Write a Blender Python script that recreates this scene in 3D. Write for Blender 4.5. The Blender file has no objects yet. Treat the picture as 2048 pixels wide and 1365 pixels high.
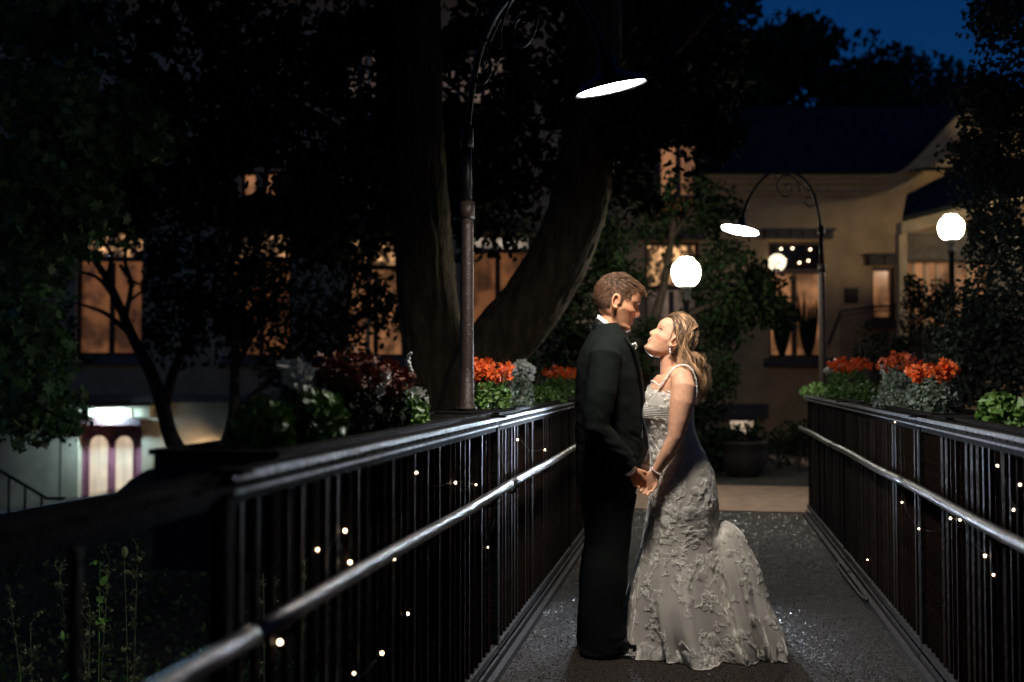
import bpy, math, random
import numpy as np
from mathutils import Vector, Matrix, noise
sc = bpy.context.scene
COL = sc.collection
random.seed(7); rng = np.random.default_rng(11)
pi = math.pi

# ---------------------------------------------------------------- camera
FPX = 1991.0
PITCH = math.atan(67.5 / FPX); YAW = math.atan(376 * math.cos(PITCH) / FPX)
CAM = np.array([0, 0, 1.336])
RR = np.array([math.cos(YAW), math.sin(YAW), 0.0])
FF = np.array([-math.sin(YAW) * math.cos(PITCH), math.cos(YAW) * math.cos(PITCH), math.sin(PITCH)])
UU = np.cross(RR, FF)
FH = np.array([-math.sin(YAW), math.cos(YAW), 0.0])
def ray(px, py): return FF + (px - 1024) / FPX * RR + (682.5 - py) / FPX * UU
def atc(px, py, zc): return CAM + ray(px, py) * zc
def aty(px, py, y):
    d = ray(px, py); return CAM + d * y / d[1]
def atz(px, py, z):
    d = ray(px, py); return CAM + d * (z - CAM[2]) / d[2]
def atx(px, py, x):
    d = ray(px, py); return CAM + d * (x / d[0])
cd = bpy.data.cameras.new('camera'); cam = bpy.data.objects.new('camera', cd); COL.objects.link(cam)
cd.sensor_width = 36; cd.lens = FPX / 2048 * 36; cd.clip_end = 500; cd.clip_start = 0.05
cam.location = CAM; cam.rotation_euler = (pi / 2 + PITCH, 0, YAW)
cd.dof.use_dof = True; cd.dof.focus_distance = 4.8; cd.dof.aperture_fstop = 1.5
sc.camera = cam
# ---------------------------------------------------------------- sky, exposure
w = bpy.data.worlds.new('World'); sc.world = w; w.use_nodes = True
nt = w.node_tree; nt.nodes.clear()
sky = nt.nodes.new('ShaderNodeTexSky'); sky.sky_type = 'NISHITA'; sky.sun_disc = False
sky.sun_elevation = math.radians(1.3); sky.sun_rotation = math.radians(120); sky.ozone_density = 6.0
sky.air_density = 1.0; sky.dust_density = 0.3
bg = nt.nodes.new('ShaderNodeBackground'); bg.inputs[1].default_value = 0.15
wo = nt.nodes.new('ShaderNodeOutputWorld')
nt.links.new(sky.outputs[0], bg.inputs[0]); nt.links.new(bg.outputs[0], wo.inputs[0])
sc.view_settings.view_transform = 'Standard'; sc.view_settings.look = 'None'
sc.view_settings.exposure = 0; sc.view_settings.gamma = 1
# strengths of the bridge and globe lamps, and of the assumed flashes
L_KEY = 215.0       # bridge lamps
L_GLOBE = 38.0; L_FLASH = 900.0

# ---------------------------------------------------------------- materials
def mat(name, col, rough=0.6, metal=0.0, var=0.0, vscale=8.0, bump=0.0, bscale=40.0, emis=None, es=0.0,
        sheen=0.0, coat=0.0, sub=0.0, attr=None, voro=False, stretch=None, spec=0.5, trans=0.0):
    m = bpy.data.materials.new(name); m.use_nodes = True
    n = m.node_tree.nodes; l = m.node_tree.links; b = n['Principled BSDF']
    b.inputs['Base Color'].default_value = (*col, 1); b.inputs['Roughness'].default_value = rough
    b.inputs['Metallic'].default_value = metal; b.inputs['Specular IOR Level'].default_value = spec
    tc = n.new('ShaderNodeTexCoord'); mp = n.new('ShaderNodeMapping'); l.new(tc.outputs['Object'], mp.inputs[0])
    if stretch: mp.inputs['Scale'].default_value = stretch
    src = None
    if attr:
        a = n.new('ShaderNodeAttribute'); a.attribute_name = attr; src = a.outputs['Color']
    if var > 0 or True:
        t = n.new('ShaderNodeTexNoise'); t.inputs['Scale'].default_value = vscale; t.inputs['Detail'].default_value = 5
        l.new(mp.outputs[0], t.inputs[0])
        r = n.new('ShaderNodeMapRange'); r.inputs[1].default_value = 0.3; r.inputs[2].default_value = 0.7
        r.inputs[3].default_value = 1 - var; r.inputs[4].default_value = 1 + var
        l.new(t.outputs[0], r.inputs[0])
        mx = n.new('ShaderNodeMix'); mx.data_type = 'RGBA'; mx.blend_type = 'MULTIPLY'; mx.inputs[0].default_value = 1
        if src is not None: l.new(src, mx.inputs[6])
        else: mx.inputs[6].default_value = (*col, 1)
        l.new(r.outputs[0], mx.inputs[7]); l.new(mx.outputs[2], b.inputs['Base Color'])
    if bump > 0:
        if voro:
            t2 = n.new('ShaderNodeTexVoronoi'); t2.inputs['Scale'].default_value = bscale; o = t2.outputs['Distance']
        else:
            t2 = n.new('ShaderNodeTexNoise'); t2.inputs['Scale'].default_value = bscale; t2.inputs['Detail'].default_value = 6; o = t2.outputs[0]
        l.new(mp.outputs[0], t2.inputs[0])
        bp = n.new('ShaderNodeBump'); bp.inputs['Strength'].default_value = min(bump, 1); bp.inputs['Distance'].default_value = 0.02
        l.new(o, bp.inputs['Height']); l.new(bp.outputs[0], b.inputs['Normal'])
    if emis: b.inputs['Emission Color'].default_value = (*emis, 1); b.inputs['Emission Strength'].default_value = es
    if sheen: b.inputs['Sheen Weight'].default_value = sheen
    if coat: b.inputs['Coat Weight'].default_value = coat
    if trans: b.inputs['Transmission Weight'].default_value = trans
    if sub:
        b.inputs['Subsurface Weight'].default_value = sub; b.inputs['Subsurface Radius'].default_value = (0.012, 0.005, 0.003)
        b.inputs['Subsurface Scale'].default_value = 1.0
    return m
M = {}
M['asphalt'] = mat('asphalt', (0.05, 0.048, 0.045), 0.42, var=0.5, vscale=120, bump=1, bscale=190, voro=True)
def asphalt():
    m = M['asphalt']; n = m.node_tree.nodes; l = m.node_tree.links; b = n['Principled BSDF']
    tc = n.new('ShaderNodeTexCoord'); vo = n.new('ShaderNodeTexVoronoi'); vo.inputs['Scale'].default_value = 165; l.new(tc.outputs['Object'], vo.inputs[0])
    sub = n.new('ShaderNodeVectorMath'); sub.operation = 'SUBTRACT'; sub.inputs[1].default_value = (.5, .5, .5); l.new(vo.outputs['Color'], sub.inputs[0])
    sc_ = n.new('ShaderNodeVectorMath'); sc_.operation = 'MULTIPLY'; sc_.inputs[1].default_value = (1.5, 1.5, 0.2); l.new(sub.outputs[0], sc_.inputs[0])
    ge = n.new('ShaderNodeNewGeometry'); ad = n.new('ShaderNodeVectorMath'); ad.operation = 'ADD'; l.new(ge.outputs['Normal'], ad.inputs[0]); l.new(sc_.outputs[0], ad.inputs[1])
    no = n.new('ShaderNodeVectorMath'); no.operation = 'NORMALIZE'; l.new(ad.outputs[0], no.inputs[0]); l.new(no.outputs[0], b.inputs['Normal'])
    v2 = n.new('ShaderNodeTexVoronoi'); v2.inputs['Scale'].default_value = 165; l.new(tc.outputs['Object'], v2.inputs[0])
    mr = n.new('ShaderNodeMapRange'); mr.inputs[1].default_value = .12; mr.inputs[2].default_value = .5; mr.inputs[3].default_value = .08; mr.inputs[4].default_value = .85
    sp = n.new('ShaderNodeSeparateColor'); l.new(v2.outputs['Color'], sp.inputs[0]); l.new(sp.outputs[1], mr.inputs[0]); l.new(mr.outputs[0], b.inputs['Roughness'])
M['asphalt'] = mat('asphalt', (0.019, 0.0125, 0.008), 0.42, var=0.6, vscale=60); asphalt()
M['concrete'] = mat('concrete', (0.30, 0.20, 0.135), 0.8, var=0.25, vscale=6, bump=0.4, bscale=60)
M['kerb'] = mat('kerb steel', (0.04, 0.036, 0.036), 0.5, 0.5, var=0.4, vscale=30, bump=0.5, bscale=80)
M['railm'] = mat('dark painted rail metal', (0.008, 0.007, 0.0065), 0.75, 0.0, var=0.45, vscale=25, bump=0.5, bscale=60, spec=0.06)
M['edge'] = mat('rail edge highlight', (0.22, 0.225, 0.25), 0.38, 0.7, var=0.6, vscale=40, bump=0.8, bscale=110)  # pale strip colour stands in for the lamp highlight along the rail edge
M['bar'] = mat('dark brown picket', (0.013, 0.0075, 0.005), 0.5, 0.0, var=0.5, vscale=14, bump=0.3, bscale=45, spec=0.14)
M['hand'] = mat('worn steel handrail', (0.16, 0.155, 0.16), 0.33, 0.8, var=0.35, vscale=30, bump=0.3, bscale=90)
M['pole'] = mat('brown painted pole', (0.042, 0.027, 0.021), 0.42, 0.1, var=0.25, vscale=20, bump=0.3, bscale=90)
M['black'] = mat('black iron', (0.012, 0.012, 0.012), 0.45, 0.3, var=0.2, bump=0.2, bscale=50)
M['enamel'] = mat('white enamel', (0.8, 0.8, 0.8), 0.3)
M['planter'] = mat('planter wood', (0.018, 0.015, 0.012), 0.6, var=0.4, vscale=12, bump=0.4, bscale=30)
M['soil'] = mat('soil', (0.02, 0.014, 0.01), 0.95, var=0.5, vscale=40, bump=1, bscale=60)
M['lens'] = mat('lamp lens', (0.8, 0.8, 0.8), 0.4, emis=(1.0, 0.93, 0.84), es=L_KEY)
M['lens2'] = mat('far lamp lens', (0.8, 0.8, 0.8), 0.4, emis=(1.0, 0.98, 0.86), es=130)
M['globe'] = mat('globe glass', (0.8, 0.8, 0.8), 0.3, emis=(1.0, 0.90, 0.68), es=L_GLOBE)
M['globe2'] = mat('globe glass dimmer', (0.8, 0.8, 0.8), 0.3, emis=(1.0, 0.93, 0.74), es=L_GLOBE)
M['globe_reflection'] = mat('globe reflection glow', (0.8, 0.8, 0.8), 0.3, emis=(1.0, 0.88, 0.62), es=1.6)  # glow of the reflected globe, put in as emission
M['bulb'] = mat('fairy bulb', (0.8, 0.7, 0.6), 0.3, emis=(1.0, 0.68, 0.42), es=14)
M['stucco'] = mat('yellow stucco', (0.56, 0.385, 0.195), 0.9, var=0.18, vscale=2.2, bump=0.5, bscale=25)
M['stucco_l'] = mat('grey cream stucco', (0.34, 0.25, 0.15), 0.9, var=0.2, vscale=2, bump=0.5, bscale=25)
M['trim'] = mat('cream trim', (0.50, 0.38, 0.22), 0.7, var=0.12, vscale=5)
M['stone'] = mat('dark stone', (0.10, 0.085, 0.07), 0.85, var=0.35, vscale=8, bump=0.5, bscale=20)
M['frame'] = mat('dark window wood', (0.055, 0.022, 0.016), 0.5, var=0.3, vscale=10)
M['plum'] = mat('plum door paint', (0.22, 0.06, 0.07), 0.5, var=0.15)
M['orange'] = mat('orange frame with lit glow', (0.7, 0.16, 0.02), 0.5, emis=(1.0, 0.2, 0.02), es=0.25)  # frame is no lamp; its lit glow is put in as emission
M['roof'] = mat('slate roof', (0.03, 0.032, 0.028), 0.9, var=0.35, vscale=7, bump=0.6, bscale=14, spec=0.1)
M['dome'] = mat('green copper', (0.06, 0.16, 0.10), 0.6, var=0.3)
M['bark'] = mat('furrowed bark', (0.105, 0.078, 0.045), 0.9, var=0.55, vscale=5, bump=1, bscale=14, stretch=(3.0, 3.0, 0.6))
M['bark_d'] = mat('dark bark', (0.05, 0.035, 0.025), 0.9, var=0.4, vscale=8, bump=0.8, bscale=25)
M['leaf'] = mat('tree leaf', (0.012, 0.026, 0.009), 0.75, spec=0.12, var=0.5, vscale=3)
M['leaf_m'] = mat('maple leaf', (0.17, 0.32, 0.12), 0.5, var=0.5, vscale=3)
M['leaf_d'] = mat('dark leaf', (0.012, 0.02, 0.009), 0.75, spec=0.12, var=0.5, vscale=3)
M['leaf_g'] = mat('grey green leaf', (0.06, 0.08, 0.06), 0.75, spec=0.15, var=0.4, vscale=3)
M['leaf_b'] = mat('bedding leaf', (0.11, 0.22, 0.04), 0.5, var=0.5, vscale=14)
M['leaf_s'] = mat('silver leaf', (0.16, 0.20, 0.15), 0.6, var=0.5, vscale=14)
M['petal_o'] = mat('orange petal', (0.92, 0.17, 0.03), 0.5, var=0.45, vscale=22)
M['petal_r'] = mat('rust petal', (0.62, 0.11, 0.03), 0.5, var=0.5, vscale=18)
M['petal_d'] = mat('dusky petal', (0.20, 0.05, 0.016), 0.6, var=0.5, vscale=18)
M['petal_w'] = mat('white petal', (0.62, 0.62, 0.58), 0.5, var=0.25, vscale=18)
M['stem'] = mat('green stem', (0.09, 0.17, 0.05), 0.6)
M['weed'] = mat('weed leaf', (0.16, 0.36, 0.07), 0.5, var=0.5, vscale=9)
M['weed_d'] = mat('dry weed', (0.16, 0.19, 0.09), 0.7, var=0.5, vscale=9)
M['ground'] = mat('ground', (0.03, 0.028, 0.018), 0.95, var=0.5, vscale=2, bump=0.8, bscale=12)
M['terracotta'] = mat('dark pot', (0.018, 0.013, 0.01), 0.7, var=0.3)
M['skin_m'] = mat('groom skin', (0.46, 0.23, 0.14), 0.56, spec=0.3, attr='Col', var=0.14, vscale=45, bump=0.14, bscale=260, sub=0.06)
M['skin_f'] = mat('bride skin', (0.50, 0.27, 0.17), 0.55, spec=0.3, attr='Col', var=0.11, vscale=45, bump=0.10, bscale=260, sub=0.12)
M['suit'] = mat('black suit wool', (0.0065, 0.0095, 0.0085), 0.85, var=0.35, vscale=300, bump=0.35, bscale=420, spec=0.12)
M['suit_c'] = mat('black satin collar', (0.006, 0.0065, 0.006), 0.4, var=0.2, bump=0.1, bscale=200)
M['shirt'] = mat('white shirt', (0.75, 0.73, 0.72), 0.7, bump=0.1, bscale=300)
M['shoe'] = mat('polished black leather', (0.006, 0.006, 0.006), 0.12, coat=0.6)
M['hair_m'] = mat('short brown hair', (0.135, 0.068, 0.036), 0.55, attr='Col', spec=0.22)
M['hair_f'] = mat('blonde brown hair', (0.30, 0.165, 0.085), 0.45, attr='Col', spec=0.3)
M['hair_in'] = mat('inner hair', (0.07, 0.035, 0.018), 0.5)
M['satin'] = mat('ivory tulle', (0.50, 0.46, 0.40), 0.55, var=0.10, vscale=7, bump=0.05, bscale=200, sheen=0.25, spec=0.35)
M['lace'] = mat('ivory lace cord', (0.92, 0.88, 0.81), 0.5, var=0.08, vscale=60)
M['pearl'] = mat('pearl', (0.85, 0.82, 0.80), 0.18, coat=0.5)
M['eye'] = mat('eye', (0.5, 0.47, 0.45), 0.15, attr='Col')
M['lash'] = mat('lash', (0.02, 0.012, 0.01), 0.6)
M['tooth'] = mat('tooth', (0.7, 0.66, 0.6), 0.2)

def win_mat(name, col, es, kind=0):
    m = bpy.data.materials.new(name); m.use_nodes = True
    n = m.node_tree.nodes; l = m.node_tree.links; b = n['Principled BSDF']
    b.inputs['Base Color'].default_value = (0.2, 0.15, 0.1, 1); b.inputs['Roughness'].default_value = 0.2
    tc = n.new('ShaderNodeTexCoord'); mp = n.new('ShaderNodeMapping'); l.new(tc.outputs['Object'], mp.inputs[0])
    mp.inputs['Scale'].default_value = (5.0, 5.0, 0.35) if kind == 0 else (3.2, 3.2, 3.2)
    t = n.new('ShaderNodeTexNoise'); t.inputs['Scale'].default_value = 2.0; t.inputs['Detail'].default_value = 4
    l.new(mp.outputs[0], t.inputs[0])
    r = n.new('ShaderNodeMapRange'); r.inputs[1].default_value = 0.3 if kind == 0 else .47; r.inputs[2].default_value = 0.72
    r.inputs[3].default_value = 0.75 if kind == 0 else .04; r.inputs[4].default_value = 1.25 if kind == 0 else 2.2
    l.new(t.outputs[0], r.inputs[0])
    mx = n.new('ShaderNodeMix'); mx.data_type = 'RGBA'; mx.blend_type = 'MULTIPLY'; mx.inputs[0].default_value = 1
    mx.inputs[6].default_value = (*col, 1); l.new(r.outputs[0], mx.inputs[7])
    t3 = n.new('ShaderNodeTexNoise'); t3.inputs['Scale'].default_value = 1.7; t3.inputs['Detail'].default_value = 3; l.new(tc.outputs['Object'], t3.inputs[0])
    r3 = n.new('ShaderNodeMapRange'); r3.inputs[1].default_value = .40; r3.inputs[2].default_value = .58; r3.inputs[3].default_value = .30; r3.inputs[4].default_value = 1.2; l.new(t3.outputs[0], r3.inputs[0])
    m3 = n.new('ShaderNodeMix'); m3.data_type = 'RGBA'; m3.blend_type = 'MULTIPLY'; m3.inputs[0].default_value = 1 if 'door' not in name else 0.25; l.new(mx.outputs[2], m3.inputs[6]); l.new(r3.outputs[0], m3.inputs[7]); l.new(m3.outputs[2], b.inputs['Emission Color'])
    b.inputs['Emission Strength'].default_value = es
    return m
M['w_amber'] = win_mat('curtained lit glass', (0.58, 0.21, 0.07), 0.22)
M['w_dots'] = win_mat('lit glass with chandelier', (1.0, 0.52, 0.22), 0.7, 1)
M['w_peach'] = win_mat('peach lit glass', (0.85, 0.36, 0.15), 0.30)
M['w_cream'] = win_mat('frosted door glass', (0.95, 0.72, 0.50), 0.62)
M['w_white'] = win_mat('bright lit glass', (1.0, 0.80, 0.62), 0.35)
M['w_dim'] = win_mat('dim lit glass', (0.40, 0.27, 0.20), 0.28)
M['w_dark'] = mat('dark glass', (0.01, 0.01, 0.012), 0.08)

# ---------------------------------------------------------------- mesh helpers
class MB:
    def __init__(s): s.v = []; s.f = []; s.n = 0
    def add(s, v, f):
        v = np.asarray(v, float).reshape(-1, 3); s.v.append(v); o = s.n
        s.f.extend([tuple(int(i) + o for i in q) for q in f]); s.n += len(v); return s
    def box(s, c, sz, rot=0.0, R=None):
        c = np.array(c, float); h = np.array(sz, float) / 2
        v = np.array([[x, y, z] for x in (-1, 1) for y in (-1, 1) for z in (-1, 1)]) * h
        if R is None and rot: R = rz(rot)
        if R is not None: v = v @ np.asarray(R).T
        return s.add(v + c, [(0, 1, 3, 2), (4, 6, 7, 5), (0, 4, 5, 1), (2, 3, 7, 6), (0, 2, 6, 4), (1, 5, 7, 3)])
    def beam(s, a, b, wd, h):
        a = np.array(a, float); b = np.array(b, float); d = b - a; L = np.linalg.norm(d); d /= L
        up = np.array([0, 0, 1.0]) if abs(d[2]) < 0.95 else np.array([1.0, 0, 0])
        x = np.cross(d, up); x /= np.linalg.norm(x); u = np.cross(x, d)
        return s.box((a + b) / 2, (wd, L, h), R=np.stack([x, d, u], 1))
    def tube(s, pts, rad, n=8, cap=True, ry=None, up=None, jit=None):
        P = np.array(pts, float); k = len(P)
        r = np.full(k, rad, float) if np.isscalar(rad) else np.array(rad, float)
        q = r if ry is None else (np.full(k, ry, float) if np.isscalar(ry) else np.array(ry, float))
        T = np.gradient(P, axis=0); T /= (np.linalg.norm(T, axis=1)[:, None] + 1e-12)
        ref = np.array(up, float) if up is not None else (np.array([0, 0, 1.0]) if abs(T[0][2]) < 0.9 else np.array([0, 1.0, 0]))
        A = np.zeros_like(P); B = np.zeros_like(P); prev = None
        for i in range(k):
            if prev is None or up is not None: a = np.cross(ref, T[i])
            else: a = prev - T[i] * (prev @ T[i])
            if np.linalg.norm(a) < 1e-6: a = np.cross([0.3, 0.7, 0.1], T[i])
            a /= np.linalg.norm(a); prev = a; A[i] = a; B[i] = np.cross(T[i], a)
        th = np.arange(n) * 2 * pi / n
        ring = P[:, None] + (A[:, None] * np.cos(th)[None, :, None]) * r[:, None, None] + (B[:, None] * np.sin(th)[None, :, None]) * q[:, None, None]
        if jit is not None: ring = jit(ring, P, th)
        v = ring.reshape(-1, 3)
        f = [(i * n + j, i * n + (j + 1) % n, (i + 1) * n + (j + 1) % n, (i + 1) * n + j) for i in range(k - 1) for j in range(n)]
        if cap: f.append(tuple(range(n))[::-1]); f.append(tuple((k - 1) * n + j for j in range(n)))
        return s.add(v, f)
    def lathe(s, prof, c=(0, 0, 0), n=24, R=None, cap=True):
        k = len(prof); th = np.arange(n) * 2 * pi / n
        v = np.array([[r * math.cos(t), r * math.sin(t), z] for r, z in prof for t in th])
        if R is not None: v = v @ np.asarray(R).T
        f = [(i * n + j, i * n + (j + 1) % n, (i + 1) * n + (j + 1) % n, (i + 1) * n + j) for i in range(k - 1) for j in range(n)]
        if cap: f.append(tuple(range(n))[::-1]); f.append(tuple((k - 1) * n + j for j in range(n)))
        return s.add(v + np.array(c, float), f)
    def ball(s, c, r, n=12, m=8, R=None):
        r = np.full(3, r, float) if np.isscalar(r) else np.array(r, float)
        v = [(0, 0, -1)]
        for i in range(1, m):
            a = -pi / 2 + pi * i / m
            for j in range(n): v.append((math.cos(a) * math.cos(2 * pi * j / n), math.cos(a) * math.sin(2 * pi * j / n), math.sin(a)))
        v.append((0, 0, 1)); v = np.array(v) * r
        if R is not None: v = v @ np.asarray(R).T
        f = [(0, 1 + (j + 1) % n, 1 + j) for j in range(n)]
        for i in range(m - 2):
            for j in range(n): f.append((1 + i * n + j, 1 + i * n + (j + 1) % n, 1 + (i + 1) * n + (j + 1) % n, 1 + (i + 1) * n + j))
        t = len(v) - 1; o = 1 + (m - 2) * n
        f += [(o + j, o + (j + 1) % n, t) for j in range(n)]
        return s.add(v + np.array(c, float), f)
    def build(s, name, m, parent=None, smooth=False):
        me = bpy.data.meshes.new(name)
        V = np.concatenate(s.v) if s.v else np.zeros((0, 3))
        me.from_pydata(V.tolist(), [], s.f); me.materials.append(m)
        if smooth: me.polygons.foreach_set('use_smooth', [True] * len(me.polygons))
        me.update(); o = bpy.data.objects.new(name, me); COL.objects.link(o)
        if parent is not None: o.parent = parent
        return o
def rz(a): c, s_ = math.cos(a), math.sin(a); return np.array([[c, -s_, 0], [s_, c, 0], [0, 0, 1.0]])
def rx(a): c, s_ = math.cos(a), math.sin(a); return np.array([[1.0, 0, 0], [0, c, -s_], [0, s_, c]])
def ryy(a): c, s_ = math.cos(a), math.sin(a); return np.array([[c, 0, s_], [0, 1.0, 0], [-s_, 0, c]])
def empty(name, loc=(0, 0, 0), rot=0.0):
    o = bpy.data.objects.new(name, None); o.location = loc; o.rotation_euler = (0, 0, rot); o.empty_display_size = 0.1
    COL.objects.link(o); return o
def tag(o, label=None, cat=None, group=None, kind=None):
    if label: o['label'] = label
    if cat: o['category'] = cat
    if group: o['group'] = group
    if kind: o['kind'] = kind
    return o
def thing(name, label, cat, loc=(0, 0, 0), rot=0.0, group=None): return tag(empty(name, loc, rot), label, cat, group)
def spline(pts, n):
    P = np.array(pts, float); k = len(P); Q = np.vstack([2 * P[0] - P[1], P, 2 * P[-1] - P[-2]])
    out = []
    for t in np.linspace(0, k - 1, n):
        i = min(int(t), k - 2); u = t - i; a, b, c, d = Q[i:i + 4]
        out.append(0.5 * ((2 * b) + (-a + c) * u + (2 * a - 5 * b + 4 * c - d) * u * u + (-a + 3 * b - 3 * c + d) * u ** 3))
    return np.array(out)
def W2L(root, P):   # world points into a thing's own frame
    P = np.array(P, float); a = root.rotation_euler[2]
    return (P - np.array(root.location)) @ rz(a)

# leaves ----------------------------------------------------------
LEAF = {'oval': (np.array([(0, 0, 0), (.28, .35, .06), (.22, .75, .05), (0, 1, 0), (-.22, .75, .05), (-.28, .35, .06)]) - [0, .5, 0], [(0, 1, 2, 3), (0, 3, 4, 5)]),
        'maple': (np.array([(0, -.5, 0), (.18, -.3, .03), (.5, -.28, .05), (.3, -.02, .0), (.48, .3, .06), (.16, .18, .02), (0, .55, 0),
                            (-.16, .18, .02), (-.48, .3, .06), (-.3, -.02, 0), (-.5, -.28, .05), (-.18, -.3, .03)]),
                  [(0, 1, 2, 3), (0, 3, 4, 5), (0, 5, 6), (0, 6, 7), (0, 7, 8, 9), (0, 9, 10, 11)]),
        'needle': (np.array([(-.07, -.5, 0), (.07, -.5, 0), (0, .5, 0)]), [(0, 1, 2)])}
def leaves(mb, pts, size, shape='oval', flat=0.0):
    base, fs = LEAF[shape]; n = len(pts); pts = np.asarray(pts)
    q = rng.normal(size=(n, 4)); q /= np.linalg.norm(q, axis=1)[:, None]
    if flat: q[:, 1] *= (1 - flat); q[:, 2] *= (1 - flat); q /= np.linalg.norm(q, axis=1)[:, None]
    w_, x, y, z = q.T
    Rm = np.stack([np.stack([1 - 2 * (y * y + z * z), 2 * (x * y - z * w_), 2 * (x * z + y * w_)], 1),
                   np.stack([2 * (x * y + z * w_), 1 - 2 * (x * x + z * z), 2 * (y * z - x * w_)], 1),
                   np.stack([2 * (x * z - y * w_), 2 * (y * z + x * w_), 1 - 2 * (x * x + y * y)], 1)], 1)
    sz = size * rng.uniform(0.6, 1.25, n)
    V = np.einsum('nij,kj->nki', Rm, base) * sz[:, None, None] + pts[:, None]
    k = len(base); o = mb.n; mb.v.append(V.reshape(-1, 3)); mb.n += n * k
    for i in range(n):
        b = o + i * k
        for f in fs: mb.f.append(tuple(b + j for j in f))
def cloud(c, r, n, shell=0.5):
    d = rng.normal(size=(n, 3)); d /= np.linalg.norm(d, axis=1)[:, None]
    rad = rng.uniform(0, 1, n) ** (1 / 3) * (1 - shell) + shell * rng.uniform(0.75, 1.05, n)
    return np.array(c) + d * rad[:, None] * np.array(r)
def clumps(c, r, nc, per, cr):      # leaf clumps filling an ellipsoid
    cs = cloud(c, r, nc, 0.35); return np.concatenate([cloud(q, cr * random.uniform(.6, 1.3), per, .2) for q in cs]), cs

def remesh(mb, name, m, parent, vox, smooth_it=4, fac=0.5, smooth=True):
    o = mb.build(name, m, None)
    md = o.modifiers.new('r', 'REMESH'); md.mode = 'VOXEL'; md.voxel_size = vox; md.use_smooth_shade = True
    if smooth_it:
        sm = o.modifiers.new('s', 'SMOOTH'); sm.iterations = smooth_it; sm.factor = fac
    dg = bpy.context.evaluated_depsgraph_get(); dg.update()
    me = bpy.data.meshes.new_from_object(o.evaluated_get(dg)); o.modifiers.clear(); o.data = me; me.name = name
    me.polygons.foreach_set('use_smooth', [True] * len(me.polygons))
    if not me.materials: me.materials.append(m)
    if parent is not None: o.parent = parent
    return o
def colour(o, fn):
    me = o.data; n = len(me.vertices); co = np.empty(n * 3); me.vertices.foreach_get('co', co); co = co.reshape(-1, 3)
    c = np.ones((n, 4)); c[:, :3] = fn(co); a = me.color_attributes.new('Col', 'FLOAT_COLOR', 'POINT'); a.data.foreach_set('color', c.ravel())

# ================================================================ SETTING
XL, XR, YE = -0.925, 1.003, 10.0
# terrain: one sheet, dropping into the gully under and left of the bridge
def gz(x, y):
    u = -0.0 + (x * RR[0] + y * RR[1]); d = x * FH[0] + y * FH[1]
    sm = lambda a, b, t: (lambda q: q * q * (3 - 2 * q))(min(1, max(0, (t - a) / (b - a))))
    left = sm(-1.6, -5.5, x) if y > 9 else sm(-1.0, -3.0, x)
    near = sm(10.2, 7.5, y)
    z = -0.03 - 1.55 * sm(-2.2, -6.5, u) * sm(8, 14, y) - 0.95 * near
    z += 0.05 * noise.noise(Vector((x * .5, y * .5, 0)))* (0.0 if (y > 10 and abs(x) < 2.5) else 1)
    if y > 10 and u > -2.0: z = min(z, -0.02)
    return z
v = []; xs = np.concatenate([np.linspace(-150, -20, 6), np.linspace(-18, 18, 91), np.linspace(20, 150, 6)])
ys = np.concatenate([np.linspace(-60, -4, 5), np.linspace(-3, 34, 96), np.linspace(36, 220, 6)])
for y in ys:
    for x in xs: v.append((x, y, gz(x, y)))
nx = len(xs); f = [(j * nx + i, j * nx + i + 1, (j + 1) * nx + i + 1, (j + 1) * nx + i) for j in range(len(ys) - 1) for i in range(nx - 1)]
g = MB().add(v, f).build('ground', M['ground'], smooth=True); tag(g, kind='structure')
# bridge deck (asphalt), its slab, and the path beyond
mb = MB().box((0.04, 3.5, -0.09), (XR - XL + 0.16, 13.0, 0.18)); deck = mb.build('bridge_deck', M['asphalt']); tag(deck, kind='structure')
mb = MB().box((-0.2, 11.15, -0.085), (5.2, 2.28, 0.19)); tag(mb.build('path', M['concrete']), kind='structure')
mb = MB().box((2.6, 14.9, -0.09), (1.8, 4.9, 0.18), rot=0.35); tag(mb.build('path', M['concrete']), kind='structure')

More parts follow.
